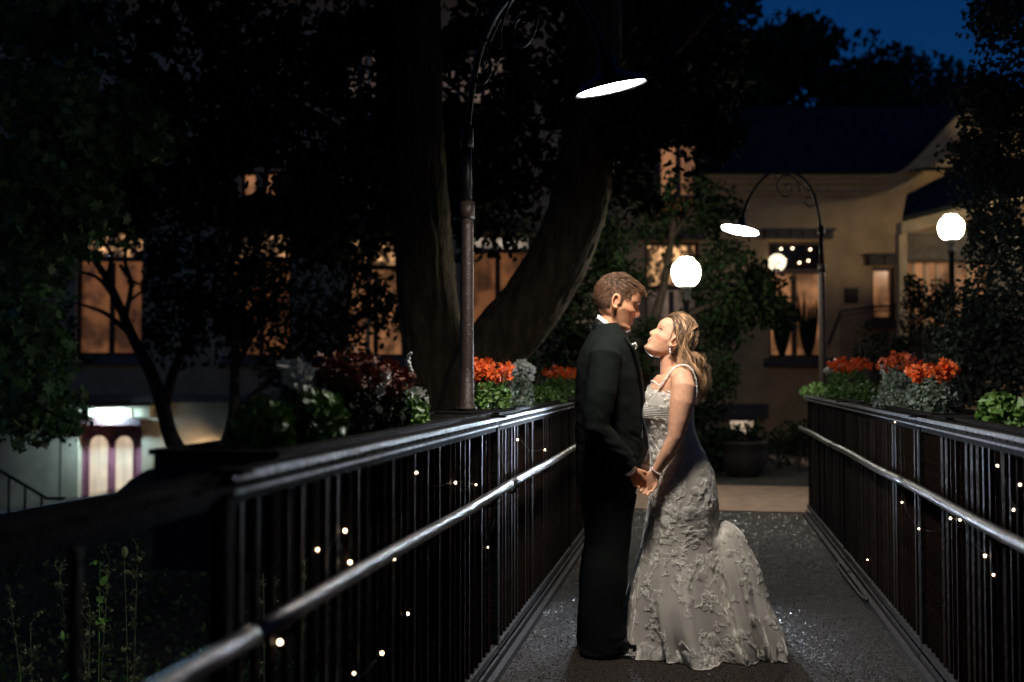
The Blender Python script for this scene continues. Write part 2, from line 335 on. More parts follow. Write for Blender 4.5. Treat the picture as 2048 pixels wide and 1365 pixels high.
# ---------------------------------------------------------------- railings
def railing(side, y0, y1, label, first):
    x = XL if side < 0 else XR; s_ = -1 if side < 0 else 1
    t = thing('railing', label, 'railing', (x, y0, 0), 0, 'railing panels along the bridge'); L = y1 - y0
    mb = MB(); mb.box((s_ * 0.03, L / 2, 1.122), (0.06, L - 0.012, 0.030)); mb.box((-s_ * .004, L / 2, 1.108), (0.010, L - 0.012, 0.022))
    mb.box((s_ * 0.03, L / 2, 1.085), (0.045, L - .012, 0.025)); bm_ = mb
    for k in range(int(L / 0.085)): bm_.box((-s_ * 0.012, 0.04 + k * 0.085, 1.118), (0.004, 0.010, 0.008))
    rl = bm_.build('top_rail', M['railm'], t)
    if not (side < 0 and y0 < 0): MB().box((-s_ * .0065, L / 2, 1.130), (0.009, L - 0.012, 0.015)).box((-s_ * .0115, L / 2, 1.101), (0.006, L - 0.012, 0.006)).build('edge_highlight', M['edge'], rl)
    mb = MB(); mb.box((s_ * 0.02, L / 2, 0.075), (0.045, L - 0.012, 0.03)); mb.box((-s_ * 0.006, L / 2, 0.022), (0.012, L - 0.012, 0.044)); mb.build('bottom_rail', M['kerb'], t)
    mb = MB(); pts = [(-s_ * 0.055, yy, 0.825 + 0.003 * math.sin((yy + y0) * 3)) for yy in np.linspace(0, L, 14)]
    mb.tube(pts, 0.021, 12); hr = mb.build('handrail', M['hand'], t, smooth=True)
    for yy in (0.25, L / 2, L - 0.25): MB().tube([(0.0, yy, 0.76), (-s_ * 0.03, yy, 0.765), (-s_ * 0.055, yy, 0.81)], 0.007, 6).build('bracket', M['railm'], hr)
    mb = MB().box((s_ * 0.02, 0.02, 0.57), (0.036, 0.036, 1.14)); mb.box((-s_ * 0.0, 0.02, 1.142), (0.07, 0.05, 0.012)); mb.build('post', M['railm'], t)
    pit = .30 if (side < 0 and y0 < 0) else .08; n = int((L - 0.06) / pit); me = None
    for k in range(n):
        yy = 0.09 + k * pit
        if me is None:
            mb = MB().box((0, 0, 0.5825), (0.017, 0.017, 0.985)); b = mb.build('baluster', M['bar'], t); me = b.data
        else:
            b = bpy.data.objects.new('baluster', me); COL.objects.link(b); b.parent = t
        b.location = (s_ * 0.02, yy, 0); b.rotation_euler = (0, 0, random.uniform(-0.5, 0.5))
    return t
LP_ = [(-.8, 1.85), (1.85, 4.55), (4.55, 7.22), (7.22, 9.9)]; RP_ = [(-.3, 2.3), (2.3, 4.93), (4.93, 7.5), (7.5, 9.98)]
for i in range(4):
    nm = ['running out of the frame at the lower left', 'between the camera and the groom', 'passing just behind the groom', 'at the far end of the bridge'][i]
    nr = ['running out of the frame', 'second from the camera', 'third from the camera', 'at the far end of the bridge'][i]
    railing(-1, *LP_[i], 'dark picket railing on the left side, ' + nm, i == 0)
    railing(1, *RP_[i], 'dark picket railing on the right side, ' + nr, i == 0)
for s_, x, lb in ((-1, XL, 'low steel kerb along the foot of the left railing'), (1, XR, 'low steel kerb along the foot of the right railing')):
    mb = MB(); pts = [(x - s_ * (0.045), y, 0.022) for y in np.linspace(-0.4, 9.8, 40)]
    for a, b in zip(pts[:-1], pts[1:]): pass
    mb.box((x - s_ * 0.04, 4.7, 0.016), (0.03, 10.2, 0.032)); o = mb.build('kerb_strip', M['kerb']); tag(o, lb, 'kerb')
# loose cable at the foot of the right railing
p = [atz(1700, 1146, .03), atz(1682, 1128, .025), atz(1676, 1132, .02), atz(1700, 1165, .02), atz(1722, 1192, .02), atz(1735, 1200, .04)]
mb = MB().tube(spline(p, 30), 0.010, 7); tag(mb.build('loose_cable', M['kerb'], smooth=True), 'dark cable lying loose along the foot of the right railing', 'cable')

# planters outside both railings ----------------------------------
def planter(side, y0, y1, label):
    x = (XL - 0.085) if side < 0 else (XR + 0.085); s_ = side; L = y1 - y0
    t = thing('planter_box', label, 'planter', (x, y0, 0.86), 0, 'planter boxes hung outside the railings'); W = 0.30
    mb = MB(); mb.box((0.0, L / 2, .14), (0.022, L, .28)); mb.box((s_ * W, L / 2, .14), (0.022, L, .28))
    mb.box((s_ * W / 2, 0.011, .14), (W - .022, .022, .28)); mb.box((s_ * W / 2, L - .011, .14), (W - .022, .022, .28)); mb.box((s_ * W / 2, L / 2, .012), (W - .022, L - .044, .02))
    mb.build('box', M['planter'], t)
    mb = MB(); mb.box((0, L / 2, .2865), (0.04, L + .02, .013)); mb.box((s_ * W, L / 2, .2865), (.04, L + .02, .013)); mb.box((s_ * W / 2, 0.0, .2865), (W - .04, .04, .013)); mb.build('rim', M['railm'], t)
    n = 30; vv = [(s_ * (0.015 + (W - .03) * i / 4), 0.03 + (L - .06) * j / n, .225 + random.uniform(0, .03)) for j in range(n + 1) for i in range(5)]
    MB().add(vv, [(j * 5 + i, j * 5 + i + 1, (j + 1) * 5 + i + 1, (j + 1) * 5 + i) for j in range(n) for i in range(4)]).build('soil', M['soil'], t)
    return t
planter(-1, 2.25, 4.75, 'dark planter box on the left railing below the blurred rusty flowers')
planter(-1, 5.35, 9.5, 'dark planter box on the left railing beyond the lamp pole')
planter(1, 1.2, 4.55, 'dark planter box on the right railing at the right edge')
planter(1, 5.0, 6.9, 'dark planter box on the right railing under the wide rust-red flower clump')
planter(1, 7.1, 9.5, 'dark planter box at the far end of the right railing under orange flowers')
# support plates between the planters
mb = MB().box((XL - .22, 5.05, 1.139), (.36, .54, .022)); mb.box((XL - .22, 5.05, 1.0), (.1, .1, .25)); o = mb.build('pole_platform', M['railm']); tag(o, 'flat metal plate carrying the lamp pole beside the left railing', 'plate')
mb = MB().box((XR + .25, 4.78, 1.139), (.40, .30, .022)); mb.box((XR + .25, 4.78, 1.0), (.1, .1, .25)); o = mb.build('pole_platform', M['railm']); tag(o, 'flat metal plate beside the right railing between two planters', 'plate')

# ---------------------------------------------------------------- flowers
def plant(px, py, spread, h, kind, label, zc=None, y=None, nb=60, leaf='leaf_b', drop=0.1, ls=.035, nl=700, cat='plant'):
    p = atx(px, py, XL - .23) if px < 1400 else atx(px, py, XR + .24)
    t = thing('flowering_plant' if kind else 'leafy_plant', label, cat, (p[0], p[1], 1.08), 0)
    z1 = p[2] - 1.08                                   # height of the flower heads
    mb = MB(); pts = cloud((0, 0, max(z1 * .45, .08)), (spread * .8, spread, max(z1 * .5, .1)), nl, .3)
    pts = pts[(pts[:, 2] > -0.02)]; leaves(mb, pts, ls, 'oval'); mb.build('foliage', M[leaf], t)
    mb = MB()
    for k in range(14):
        a = random.uniform(0, 2 * pi); r = random.uniform(.2, .8) * spread
        mb.tube([(r * .2 * math.cos(a), r * .2 * math.sin(a), -.02), (r * .7 * math.cos(a), r * .7 * math.sin(a), z1 * .6), (r * math.cos(a), r * math.sin(a), z1 * random.uniform(.8, 1.05))], .003, 4)
    mb.build('stem', M['stem'], t)
    if kind:
        mb = MB(); hs = cloud((0, 0, z1), (spread * .75, spread * .8, h), max(5, nb // 8), .3)
        for c in hs:
            sub = cloud(c, .035, 9, .3); leaves(mb, sub, .038, 'maple')
            leaves(mb, cloud(c, .028, 8, .2), .03, 'oval')
        mb.build('blossom', M[kind], t)
    return t
plant(975, 745, .17, .055, 'petal_o', 'bright orange flower clump just right of the left lamp pole', nb=260)
plant(1042, 742, .11, .05, 'petal_w', 'white flower clump beside the orange one behind the left railing', nb=120, leaf='leaf_s')
plant(1118, 746, .2, .04, 'petal_o', 'small orange flowers with green leaves beside the groom\'s shoulder', nb=130)
plant(1075, 775, .28, .04, None, 'low green leafy plant between white flowers and groom', nl=900)
plant(1010, 790, .22, .04, None, 'dim silvery foliage hanging over the left planter rim', leaf='leaf_s', nl=700, ls=.022)
plant(755, 760, .15, .07, 'petal_d', 'blurred rusty orange flower clump left of the tree trunk', nb=220, leaf='leaf_d')
plant(690, 745, .15, .06, 'petal_d', 'dim rust flower clump behind the blurred white blossoms', nb=160, leaf='leaf_d')
plant(740, 765, .05, .05, 'petal_w', 'small blurred white blossoms among rusty flowers', nb=130, leaf='leaf_s', nl=200)
plant(820, 810, .10, .05, 'petal_w', 'pale variegated plant at the end of the blurred left planter', nb=16, leaf='leaf_b', nl=350)
plant(620, 770, .14, .1, None, 'dark green leafy plant in the middle of the blurred left planter', leaf='leaf_b', nl=700, ls=.05)
plant(525, 800, .10, .12, None, 'large dark green leafy plant hanging over the left planter near its joint', leaf='leaf_b', nl=520, ls=.06)
plant(585, 760, .05, .05, 'petal_w', 'sparse dim pink-white flowers above the dark leaves on the left', nb=14, leaf='leaf_d', nl=200)
# tall single white spike
p = atx(818, 735, XL - .23); t = thing('flower_spike', 'single white flower spike leaning above the left planter', 'flower', (p[0], p[1], 1.08))
zt = p[2] - 1.08; MB().tube(spline([(0, -.06, 0), (0, -.05, zt * .5), (0.0, 0, zt)], 10), .0025, 5).build('stem', M['stem'], t)
mb = MB()
for k in range(14): mb.ball((random.gauss(0, .006), random.gauss(0, .004), zt - .035 + .007 * k), .011 - abs(k - 6) * .0006, 7, 5)
mb.build('blossom', M['petal_w'], t)
plant(1700, 732, .24, .05, 'petal_o', 'orange flower clump at the far end of the right planter', nb=200)
plant(1672, 742, .14, .05, 'petal_w', 'white flowers in front of the far right orange clump', nb=130, nl=300)
plant(1715, 765, .34, .05, None, 'bright green foliage at the far end of the right planter', nl=1300)
plant(1640, 785, .26, .03, None, 'low yellow-green ground cover at the far corner of the right railing', nl=600)
plant(1800, 728, .16, .06, 'petal_r', 'deep rust-red flower clump, tallest on the right railing', nb=150, leaf='leaf_s')
plant(1865, 742, .16, .05, 'petal_o', 'orange flower clump on the right between rust flowers and the edge', nb=230, leaf='leaf_s')
plant(1785, 745, .10, .05, 'petal_w', 'small white flowers left of the rust-red clump on the right', nb=110, leaf='leaf_s', nl=200)
plant(1825, 775, .30, .05, None, 'silvery fine-leaved plant under the rust-red flowers on the right', leaf='leaf_s', nl=1600, ls=.02)
plant(2000, 815, .11, .05, None, 'dark green leafy plant at the right edge on the railing', nl=650, ls=.045)
plant(2075, 800, .12, .05, None, 'dark leafy plant cut by the right edge of the photo', nl=650, ls=.045)

# ---------------------------------------------------------------- bridge lamps
def lamp(loc, ang, label, lens, tilt, elev, rim=.158, s1=1.0, zoff=0.0, zb=1.15):
    t = thing('street_lamp', label, 'street lamp', loc, ang, 'gooseneck lamps along the bridge'); k = s1
    mb = MB(); h = 2.84 + zoff - loc[2]
    mb.lathe([(.055, 0), (.055, .02), (.040, .025), (.037, .25), (.034, h - .5), (.034, h - .42)], n=20); mb.build('pole', M['pole'], t, smooth=True)
    mb = MB().lathe([(.026, h - .44), (.040, h - .44), (.040, h - .35), (.026, h - .35)], n=20); mb.build('collar', M['pole'], t, smooth=True)
    mb = MB(); mb.lathe([(.027, h - .36), (.024, h - .02)], n=16); mb.lathe([(.034, h - .06), (.034, h + .04), (.02, h + .06)], n=12)
    z0 = zoff - loc[2]
    arm = [(0, 0, h), (.03, 0, 3.03 + z0), (.10, 0, 3.25 + z0), (.23, 0, 3.40 + z0), (.40, 0, 3.46 + z0), (.58, 0, 3.42 + z0), (.73, 0, 3.28 + z0), (.84, 0, 3.10 + z0), (.885, 0, 2.97 + z0), (.91, 0, 2.88 + z0)]
    arm = [(a[0] * k, 0, a[2]) for a in arm]
    mb.tube(spline(arm, 50), .016, 12); mb.build('gooseneck', M['black'], t, smooth=True)
    # scrolls
    mb = MB()
    def spir(c, r0, r1, a0, a1, n=60):
        return [(c[0] + (r0 + (r1 - r0) * q) * math.cos(a0 + (a1 - a0) * q), 0, c[1] + (r0 + (r1 - r0) * q) * math.sin(a0 + (a1 - a0) * q)) for q in np.linspace(0, 1, n)]
    A = spir((.40 * k, 3.27 + z0), .022, .155 * k, 0.6, 0.6 + 2.9 * pi)[::1]
    # big spiral unwinds into an S that winds into the small spiral near the pole
    B = spir((.135 * k, 3.16 + z0), .105 * k, .02, 0.35 * pi, 0.35 * pi + 2.4 * pi)
    mb.tube(np.array(A), .0085, 8); mb.tube(np.array(B), .0085, 8)
    a_, b_ = np.array(A[-8]), np.array(B[0]); mb.tube(spline([a_, (a_ + b_) / 2 + [0, 0, .01], b_], 12), .006, 8)
    mb.tube(np.array([(.5 * k, 0, 3.4 + z0), (.53 * k, 0, 3.36 + z0)]), .006, 6)
    mb.build('scroll', M['black'], t, smooth=True)
    # shade: tilted so the outer side looks up
    R = rz(-ang) @ rz(YAW) @ ryy(-tilt) @ rx(elev); c = np.array([.93 * k, 0, 2.80 + z0]); r = rim
    mb = MB(); mb.lathe([(.022, .145), (.036, .135), (.040, .075), (.058, .060), (r * .80, .028), (r, 0), (r * 1.01, -.006), (r * .985, -.004), (r * .78, .020), (.05, .050), (.03, .06), (.0, .065)], c, 40, R, cap=False)
    sh = mb.build('lamp_shade', M['black'], t, smooth=True)
    mb = MB(); mb.lathe([(r * .97, .001), (r * .6, -.001), (.001, -.002)], c, 40, R, cap=False); mb.build('lens', lens, sh)
    return t, c
# nearer lamp: arm reaches over the bridge, its shade just in front of the couple
base = np.array([XL - .27, 5.06, 1.15]); tgt = atc(1222, 176, 4.22)
ang = math.atan2(tgt[1] - base[1], tgt[0] - base[0]); reach = math.hypot(tgt[0] - base[0], tgt[1] - base[1])
lamp(tuple(base), ang, 'tall brown gooseneck lamp on the left railing, its bright shade over the couple', M['lens'], math.radians(12), math.radians(7), .153, reach / .93, tgt[2] - 2.80)
base = np.array([XR + .27, 10.95, -0.02]); tgt = atc(1480, 461, 10.25)
ang = math.atan2(tgt[1] - base[1], tgt[0] - base[0]); reach = math.hypot(tgt[0] - base[0], tgt[1] - base[1])
lamp(tuple(base), ang, 'gooseneck lamp with iron scrolls beyond the right railing, lit shade', M['lens2'], math.radians(-13), math.radians(-3), .195, reach / .93, tgt[2] - 2.80)

# globe lamps
def globe(px, py, zc, rad, label, m, zb):
    c = atc(px, py, zc); t = thing('globe_lamp', label, 'globe lamp', (c[0], c[1], zb), 0, 'white globe lamps on posts'); h = c[2] - zb
    mb = MB(); mb.lathe([(.10, 0), (.10, .15), (.05, .22), (.042, .3), (.036, h - rad - .2), (.05, h - rad - .18), (.05, h - rad - .14), (.035, h - rad - .1), (.06, h - rad * .9 - .03), (.07, h - rad * .88)], n=16); mb.build('post', M['black'], t, smooth=True)
    pr = [(.001, -.86)] + [(x, z) for x, z in ((.55, -.86), (.72, -.74), (.9, -.45), (1.0, -.02), (.98, .3), (.86, .62), (.66, .82), (.55, .9), (.56, 1.0), (.48, 1.02), (.40, 1.12), (.001, 1.14))]
    pr = [(max(a, .001), 0, b) for a, b in pr]; pr = [(max(q[0], .001), q[2]) for q in spline(pr, 40)]
    mb = MB().lathe([(a * rad, h + b * rad) for a, b in pr], n=40, cap=False); mb.build('globe', m, t, smooth=True)
    mb = MB().lathe([(.43 * rad, h + 1.10 * rad), (.40 * rad, h + 1.18 * rad), (.1 * rad, h + 1.3 * rad), (.001, h + 1.4 * rad)], n=16, cap=False); mb.build('finial', M['black'], t, smooth=True)
globe(1372, 547, 12.2, .172, 'white globe lamp glowing above the bride\'s head', M['globe'], -0.03)
globe(2230, 400, 16.5, .172, 'white globe lamp assumed outside the frame at right, added to light the yellow wall', mat('bright globe glass', (.8, .8, .8), .3, emis=(1, .84, .60), es=130), -0.03)  # assumed lamp, added out of frame to brighten the wall
globe(1902, 457, 14.0, .168, 'white globe lamp on a black post in front of the porch', M['globe2'], -0.03)

# string lights on both railings
def string(side, pts, label):
    x = (XL if side < 0 else XR); P = [atx(px, py, x) for px, py in pts]
    P.sort(key=lambda q: q[1]); t = thing('string_lights', label, 'string lights', (x, P[0][1], 0)); L = [q - np.array([x, P[0][1], 0]) for q in P]
    path = []
    for a, b in zip(L[:-1], L[1:]): path += [a + (0.012 * side, 0, 0), (a + b) / 2 + (0.012 * side, 0, -.03)]
    path.append(L[-1] + (0.012 * side, 0, 0)); MB().tube(spline(path, 120), .0008, 5).build('cord', M['black'], t)
    for q in L: MB().ball(q, random.uniform(.0026, .0052), 8, 6).build('bulb', M['bulb'], t, smooth=True)
string(-1, [(690, 1062), (635, 1100), (700, 1125), (788, 1118), (911, 966), (833, 946), (952, 970), (708, 1347), (764, 1307), (816, 1228), (976, 1095), (1035, 880), (1090, 900), (560, 1285)], 'tiny warm string lights woven along the left railing')
string(1, [(1995, 932), (2040, 970), (2027, 1020), (1901, 1037), (1970, 1112), (1987, 1150), (1804, 1005), (1920, 1040), (1790, 845), (1838, 1058), (1735, 1120)], 'tiny warm string lights woven along the right railing')
#BUILDING
# ================================================================ BUILDINGS (local frame: u along the facade, depth away, z up)
def B0(zc): p = CAM + ray(1024, 682.5) * zc; return np.array([p[0], p[1], 0.0])
def LU(px, zc): return (px - 1024) / FPX * zc
def LZ(py, zc): return 1.336 + zc * ((682.5 - py) / FPX + math.tan(PITCH))
ZF = 21.0
def grid_wall(t, name, m, u0, u1, z0, z1, holes, th=0.3, d=0.0):
    us = sorted({u0, u1, *[q for h in holes for q in h[:2]]}); zs = sorted({z0, z1, *[q for h in holes for q in h[2:]]})
    mb = MB()
    def solid(i, j):
        if i < 0 or j < 0 or i >= len(us) - 1 or j >= len(zs) - 1: return False
        a, b = (us[i] + us[i + 1]) / 2, (zs[j] + zs[j + 1]) / 2
        return not any(h[0] < a < h[1] and h[2] < b < h[3] for h in holes)
    for i in range(len(us) - 1):
        for j in range(len(zs) - 1):
            if not solid(i, j): continue
            a, b, c, e = us[i], us[i + 1], zs[j], zs[j + 1]
            mb.add([(a, d, c), (b, d, c), (b, d, e), (a, d, e)], [(0, 1, 2, 3)]); mb.add([(a, d + th, c), (b, d + th, c), (b, d + th, e), (a, d + th, e)], [(3, 2, 1, 0)])
            for (k, l_, q) in ((i - 1, j, [(a, c), (a, e)]), (i + 1, j, [(b, c), (b, e)]), (i, j - 1, [(a, c), (b, c)]), (i, j + 1, [(a, e), (b, e)])):
                if not solid(k, l_): mb.add([(q[0][0], d, q[0][1]), (q[1][0], d, q[1][1]), (q[1][0], d + th, q[1][1]), (q[0][0], d + th, q[0][1])], [(0, 1, 2, 3)])
    return mb.build(name, m, t)
def window(t, h, bars_u=(), bars_z=(), pane='w_amber', upper=None, split=None, fw=.07, fm='frame', sill=True, d=0.0):
    u0, u1, z0, z1 = h
    f = MB()
    for a, b, c, e in ((u0, u0 + fw, z0, z1), (u1 - fw, u1, z0, z1), (u0 + fw, u1 - fw, z0, z0 + fw), (u0 + fw, u1 - fw, z1 - fw, z1)):
        f.box(((a + b) / 2, d + .14, (c + e) / 2), (b - a - .004, .08, e - c - .004))
    for u in bars_u: f.box((u, d + .14, ((split or z1) + z0) / 2), (.055 if len(bars_u) > 2 else .11, .05, (split or z1) - z0 - 2 * fw))
    for z in bars_z: f.box(((u0 + u1) / 2, d + .138, z), (u1 - u0 - 2 * fw, .055, .06))
    if split: f.box(((u0 + u1) / 2, d + .137, split), (u1 - u0 - 2 * fw, .075, .10))
    wnd = f.build('window', M[fm], t)
    e = .01
    def pn(c0, c1, m): MB().add([(u0 + e, d + .17, c0), (u1 - e, d + .17, c0), (u1 - e, d + .17, c1), (u0 + e, d + .17, c1)], [(0, 1, 2, 3)]).build('pane', M[m], wnd)
    if split: pn(z0 + e, split, pane); pn(split + .001, z1 - e, upper or pane)
    else: pn(z0 + e, z1 - e, pane)
    if sill: MB().box(((u0 + u1) / 2, d - .06, z0 - .09), (u1 - u0 + .2, .18, .17)).build('sill', M['stone'], wnd)
    return wnd
def lintel(t, u0, u1, z0, z1, m='stone', blocks=7, d=0.0):
    mb = MB(); mb.box(((u0 + u1) / 2, d - .05, (z0 + z1) / 2), (u1 - u0, .12, z1 - z0)); mb.box(((u0 + u1) / 2, d - .075, z1 + .02), (u1 - u0 + .08, .2, .045))
    for k in range(blocks):
        if k % 2 == 0: mb.box((u0 + (u1 - u0) * (k + .5) / blocks, d - .125, (z0 + z1) / 2), ((u1 - u0) / blocks * .8, .04, (z1 - z0) * .8))
    return mb.build('lintel', M[m], t)
U = lambda px: LU(px, ZF); Z = lambda py: LZ(py, ZF)
b0 = B0(ZF)
# left building ---------------------------------------------------
bl = thing('stucco_house', 'dark three storey stucco house at left with warm curtained windows and lit basement door', 'house', tuple(b0), YAW)
UE = U(1236)
H = [(U(150), U(285), Z(712), Z(458)), (U(458), U(582), Z(715), Z(462)), (U(690), U(808), Z(715), Z(470)), (U(930), U(1062), Z(712), Z(468)), (U(1138), U(1200), Z(712), Z(470)),
     (U(675), U(755), Z(195), Z(98)), (U(865), U(1012), Z(205), Z(98)), (U(478), U(512), Z(392), Z(340)), (U(520), U(560), Z(392), Z(340)),
     (U(160), U(286), -1.55, Z(850)), (U(462), U(518), -1.0, Z(868))]
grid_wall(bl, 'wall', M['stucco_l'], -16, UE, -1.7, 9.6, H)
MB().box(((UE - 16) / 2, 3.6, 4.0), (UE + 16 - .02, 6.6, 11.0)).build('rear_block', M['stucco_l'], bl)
MB().box(((UE - 16) / 2, -.14, Z(797)), (UE + 16 - .02, .26, .16)).build('string_course', M['stone'], bl)
MB().box(((UE - 16) / 2, -.2, 9.68), (UE + 16 + .2, .7, .25)).build('cornice', M['trim'], bl)
window(bl, H[0], (U(219),), (), 'w_amber', 'w_dots', Z(517)); window(bl, H[1], (U(520),), (), 'w_amber', 'w_dots', Z(518)); window(bl, H[2], (U(750),), (), 'w_peach', 'w_dots', Z(534))
window(bl, H[3], (U(995),), (), 'w_amber', 'w_white', Z(500)); window(bl, H[4], (), (), 'w_dim', 'w_peach', Z(500))
window(bl, H[5], (U(715),), (Z(150),), 'w_dim'); window(bl, H[6], (U(915), U(965)), (Z(150),), 'w_dim'); window(bl, H[7], (), (), 'w_peach', sill=False); window(bl, H[8], (), (), 'w_peach', sill=False)
for h in H[:5]: lintel(bl, h[0] - .12, h[1] + .12, h[3] + .03, h[3] + .26)
MB().tube([(U(737), -.07, -1.6), (U(737), -.07, 9.5)], .05, 10).build('downpipe', M['trim'], bl, smooth=True)
# double door with two arched frosted panes
h = H[9]; f = MB(); um = (h[0] + h[1]) / 2; zt = h[3]
door = f.box((um, .2, (zt + h[2]) / 2), (h[1] - h[0] - .02, .06, zt - h[2] - .02)).build('door', M['plum'], bl)
for c, ww in ((U(195), .21), (U(246), .20)):
    z_a = Z(890); th = np.linspace(0, pi, 14); pts = [(c - ww, .165, -1.3), (c + ww, .165, -1.3)] + [(c + ww * math.cos(a), .165, z_a + ww * math.sin(a)) for a in th]
    MB().add(pts, [tuple(range(len(pts)))]).build('pane', M['w_cream'], door)
    mb = MB(); mb.tube([(c + ww, .15, -1.3)] + [(c + ww * math.cos(a), .15, z_a + ww * math.sin(a)) for a in th] + [(c - ww, .15, -1.3)], .022, 6); mb.build('moulding', M['plum'], door)
MB().box((um, -.04, zt + .075), (h[1] - h[0] + .06, .26, .14)).build('door_head', M['frame'], bl)
lintel(bl, h[0] - .15, h[1] + .22, zt + .18, zt + .36, 'trim', 9)
f = window(bl, H[10], (U(480),), (), 'w_white', None, None, .1, 'orange', sill=False)
# cool wall light over the door
t = thing('wall_light', 'small cool white light over the plum door', 'wall light', tuple(b0 + rz(YAW) @ np.array([U(228), -.34, zt + .22])), YAW)
MB().box((0, .02, .06), (.5, .12, .03)).box((0, .18, .06), (.03, .3, .02)).build('housing', M['black'], t)
M['cool'] = mat('cool tube', (0.8, 0.8, 0.8), 0.4, emis=(0.38, 0.70, 1.0), es=1300); MB().box((0, .03, .025), (.44, .05, .035)).build('tube', M['cool'], t)
MB().tube([(U(133) - U(228), .13, -2.1), (U(133) - U(228), .13, -.05)], .02, 8).build('conduit', M['black'], t)

t = thing('wall_light', 'small warm light assumed beside the orange window behind the planter leaves, added to brighten the lower wall', 'wall light', tuple(b0 + rz(YAW) @ np.array([U(440), -.40, Z(905)])), YAW)  # unseen lamp, assumed and added to warm the lower wall
MB().ball((0, 0, 0), .05, 12, 8).build('bulb', mat('added warm wall bulb', (.8, .8, .8), .3, emis=(1, .76, .52), es=700), t, smooth=True); MB().box((0, .2, .06), (.03, .4, .03)).lathe([(.08, .04), (.02, .1)], n=12).build('bracket', M['black'], t)
# right building --------------------------------------------------
br = thing('gabled_house', 'yellow stucco house with dark slate roof and sweeping curved gable on the right', 'house', tuple(b0), YAW)
HR = [(U(1290), U(1400), Z(690), Z(483)), (U(1538), U(1652), Z(716), Z(482)), (U(1745), U(1792), Z(640), Z(534)), (U(1455), U(1515), Z(874), Z(836))]
ze = Z(362)
UR = 11.6
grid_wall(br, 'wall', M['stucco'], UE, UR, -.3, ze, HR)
# curved gable above the eave line
sw = spline([(U(1740), ze), (U(1790), Z(356)), (U(1835), Z(318)), (U(1880), Z(270)), (U(1925), Z(232)), (U(1985), Z(212)), (U(2060), Z(222)), (U(2122), Z(250))], 40)
pts = [(u, 0.0, z) for u, z in sw]; n = len(pts); base = [(u, 0.0, ze) for u, z in sw]
mb = MB(); mb.add(pts + base, [(i, i + 1, n + i + 1, n + i)[::-1] for i in range(n - 1)]); mb.add([(a, .3, c) for a, b, c in pts + base], [(i, i + 1, n + i + 1, n + i) for i in range(n - 1)]); mb.build('gable', M['stucco'], br)
def moulding(path, steps, name, m):
    mb = MB()
    P = np.array(path)
    for (y0, y1, o0, o1) in steps:     # projecting bands that follow the path
        k = len(P); T = np.gradient(P, axis=0); T /= np.linalg.norm(T, axis=1)[:, None]; N = np.stack([-T[:, 1], T[:, 0]], 1)
        A = P + N * o0; B = P + N * o1
        v = [(a[0], y0, a[1]) for a in A] + [(a[0], y0, a[1]) for a in B] + [(a[0], y1, a[1]) for a in B] + [(a[0], y1, a[1]) for a in A]
        f = []
        for i in range(k - 1):
            for q in range(4): f.append((q * k + i, q * k + i + 1, ((q + 1) % 4) * k + i + 1, ((q + 1) % 4) * k + i))
        f += [(0, k, 2 * k, 3 * k), (k - 1, 2 * k - 1, 3 * k - 1, 4 * k - 1)]
        mb.add(v, f)
    return mb.build(name, m, br)
line = np.vstack([[(U(1398), ze), (U(1450), ze), (U(1600), ze), (U(1720), ze)], sw])
moulding(line, [(-.42, -.004, -.002, .07), (-.30, -.004, -.09, -.004), (-.16, -.004, -.22, -.092), (-.07, -.004, -.30, -.222)], 'cornice', M['trim'])
moulding(line, [(-.50, .2, .072, .12)], 'roof_edge', M['roof'])
# slate roof behind the eave
mb = MB(); n = 14; vv = []
for j in range(n + 1):
    q = j / n; vv += [(UE, -.45 + 4.6 * q, ze + .14 + 2.6 * q ** 1.15), (UR, -.45 + 4.6 * q, ze + .14 + 2.6 * q ** 1.15)]
mb.add(vv, [(2 * j, 2 * j + 1, 2 * j + 3, 2 * j + 2) for j in range(n)]); mb.add([(UE, 4.15, ze + 2.74), (UR, 4.15, ze + 2.74), (UR, 9, ze), (UE, 9, ze)], [(0, 1, 2, 3)])
roof = mb.build('roof', M['roof'], br)
for j in range(14):
    pass
MB().box(((UE + UR) / 2, 4.2, 2.6), (UR - UE - .04, 7.7, 5.7)).build('rear_block', M['stucco'], br)
# dormer with domed copper roof
du = (U(1310) + U(1388)) / 2; dw = (U(1388) - U(1310)) / 2; dz0, dz1 = Z(405), Z(292)
mb = MB()
for a in (du - dw - .06, du + dw + .06): mb.box((a, .05, (dz0 + dz1) / 2), (.12, 1.5, dz1 - dz0 + .2))
mb.box((du, .05, dz1 + .06), (2 * dw - .002, 1.5, .1)); dm = mb.build('dormer', M['frame'], br)
window(dm, (du - dw, du + dw, dz0, dz1), (du,), (), 'w_peach', None, None, .06, 'frame', sill=False, d=-.72)
mb = MB(); th = np.linspace(0, pi, 16); rr = dw + .2
v = [(du + rr * math.cos(a), y, dz1 + .12 + .62 * rr * math.sin(a)) for y in (-.85, 1.3) for a in th]; k = 16
mb.add(v, [(i, i + 1, k + i + 1, k + i) for i in range(k - 1)] + [tuple(range(k))]); mb.build('dormer_roof', M['dome'], dm, smooth=False)
window(br, HR[0], (U(1345),), (), 'w_dim', 'w_dots', Z(575)); lintel(br, HR[0][0] - .1, HR[0][1] + .1, HR[0][3] + .03, HR[0][3] + .2)
w1 = window(br, HR[1], (U(1592),), (), 'w_peach', 'w_dark', Z(542)); lintel(br, U(1528), U(1666), Z(478), Z(462), 'stone', 11)
w2 = window(br, HR[2], (), (), 'w_peach'); lintel(br, U(1735), U(1812), Z(530), Z(512), 'stone', 5)
window(br, HR[3], (), (), 'w_cream', sill=False); MB().box((U(1485), -.1, Z(822)), (U(1530) - U(1440), .3, .3)).build('window_hood', M['stone'], br)
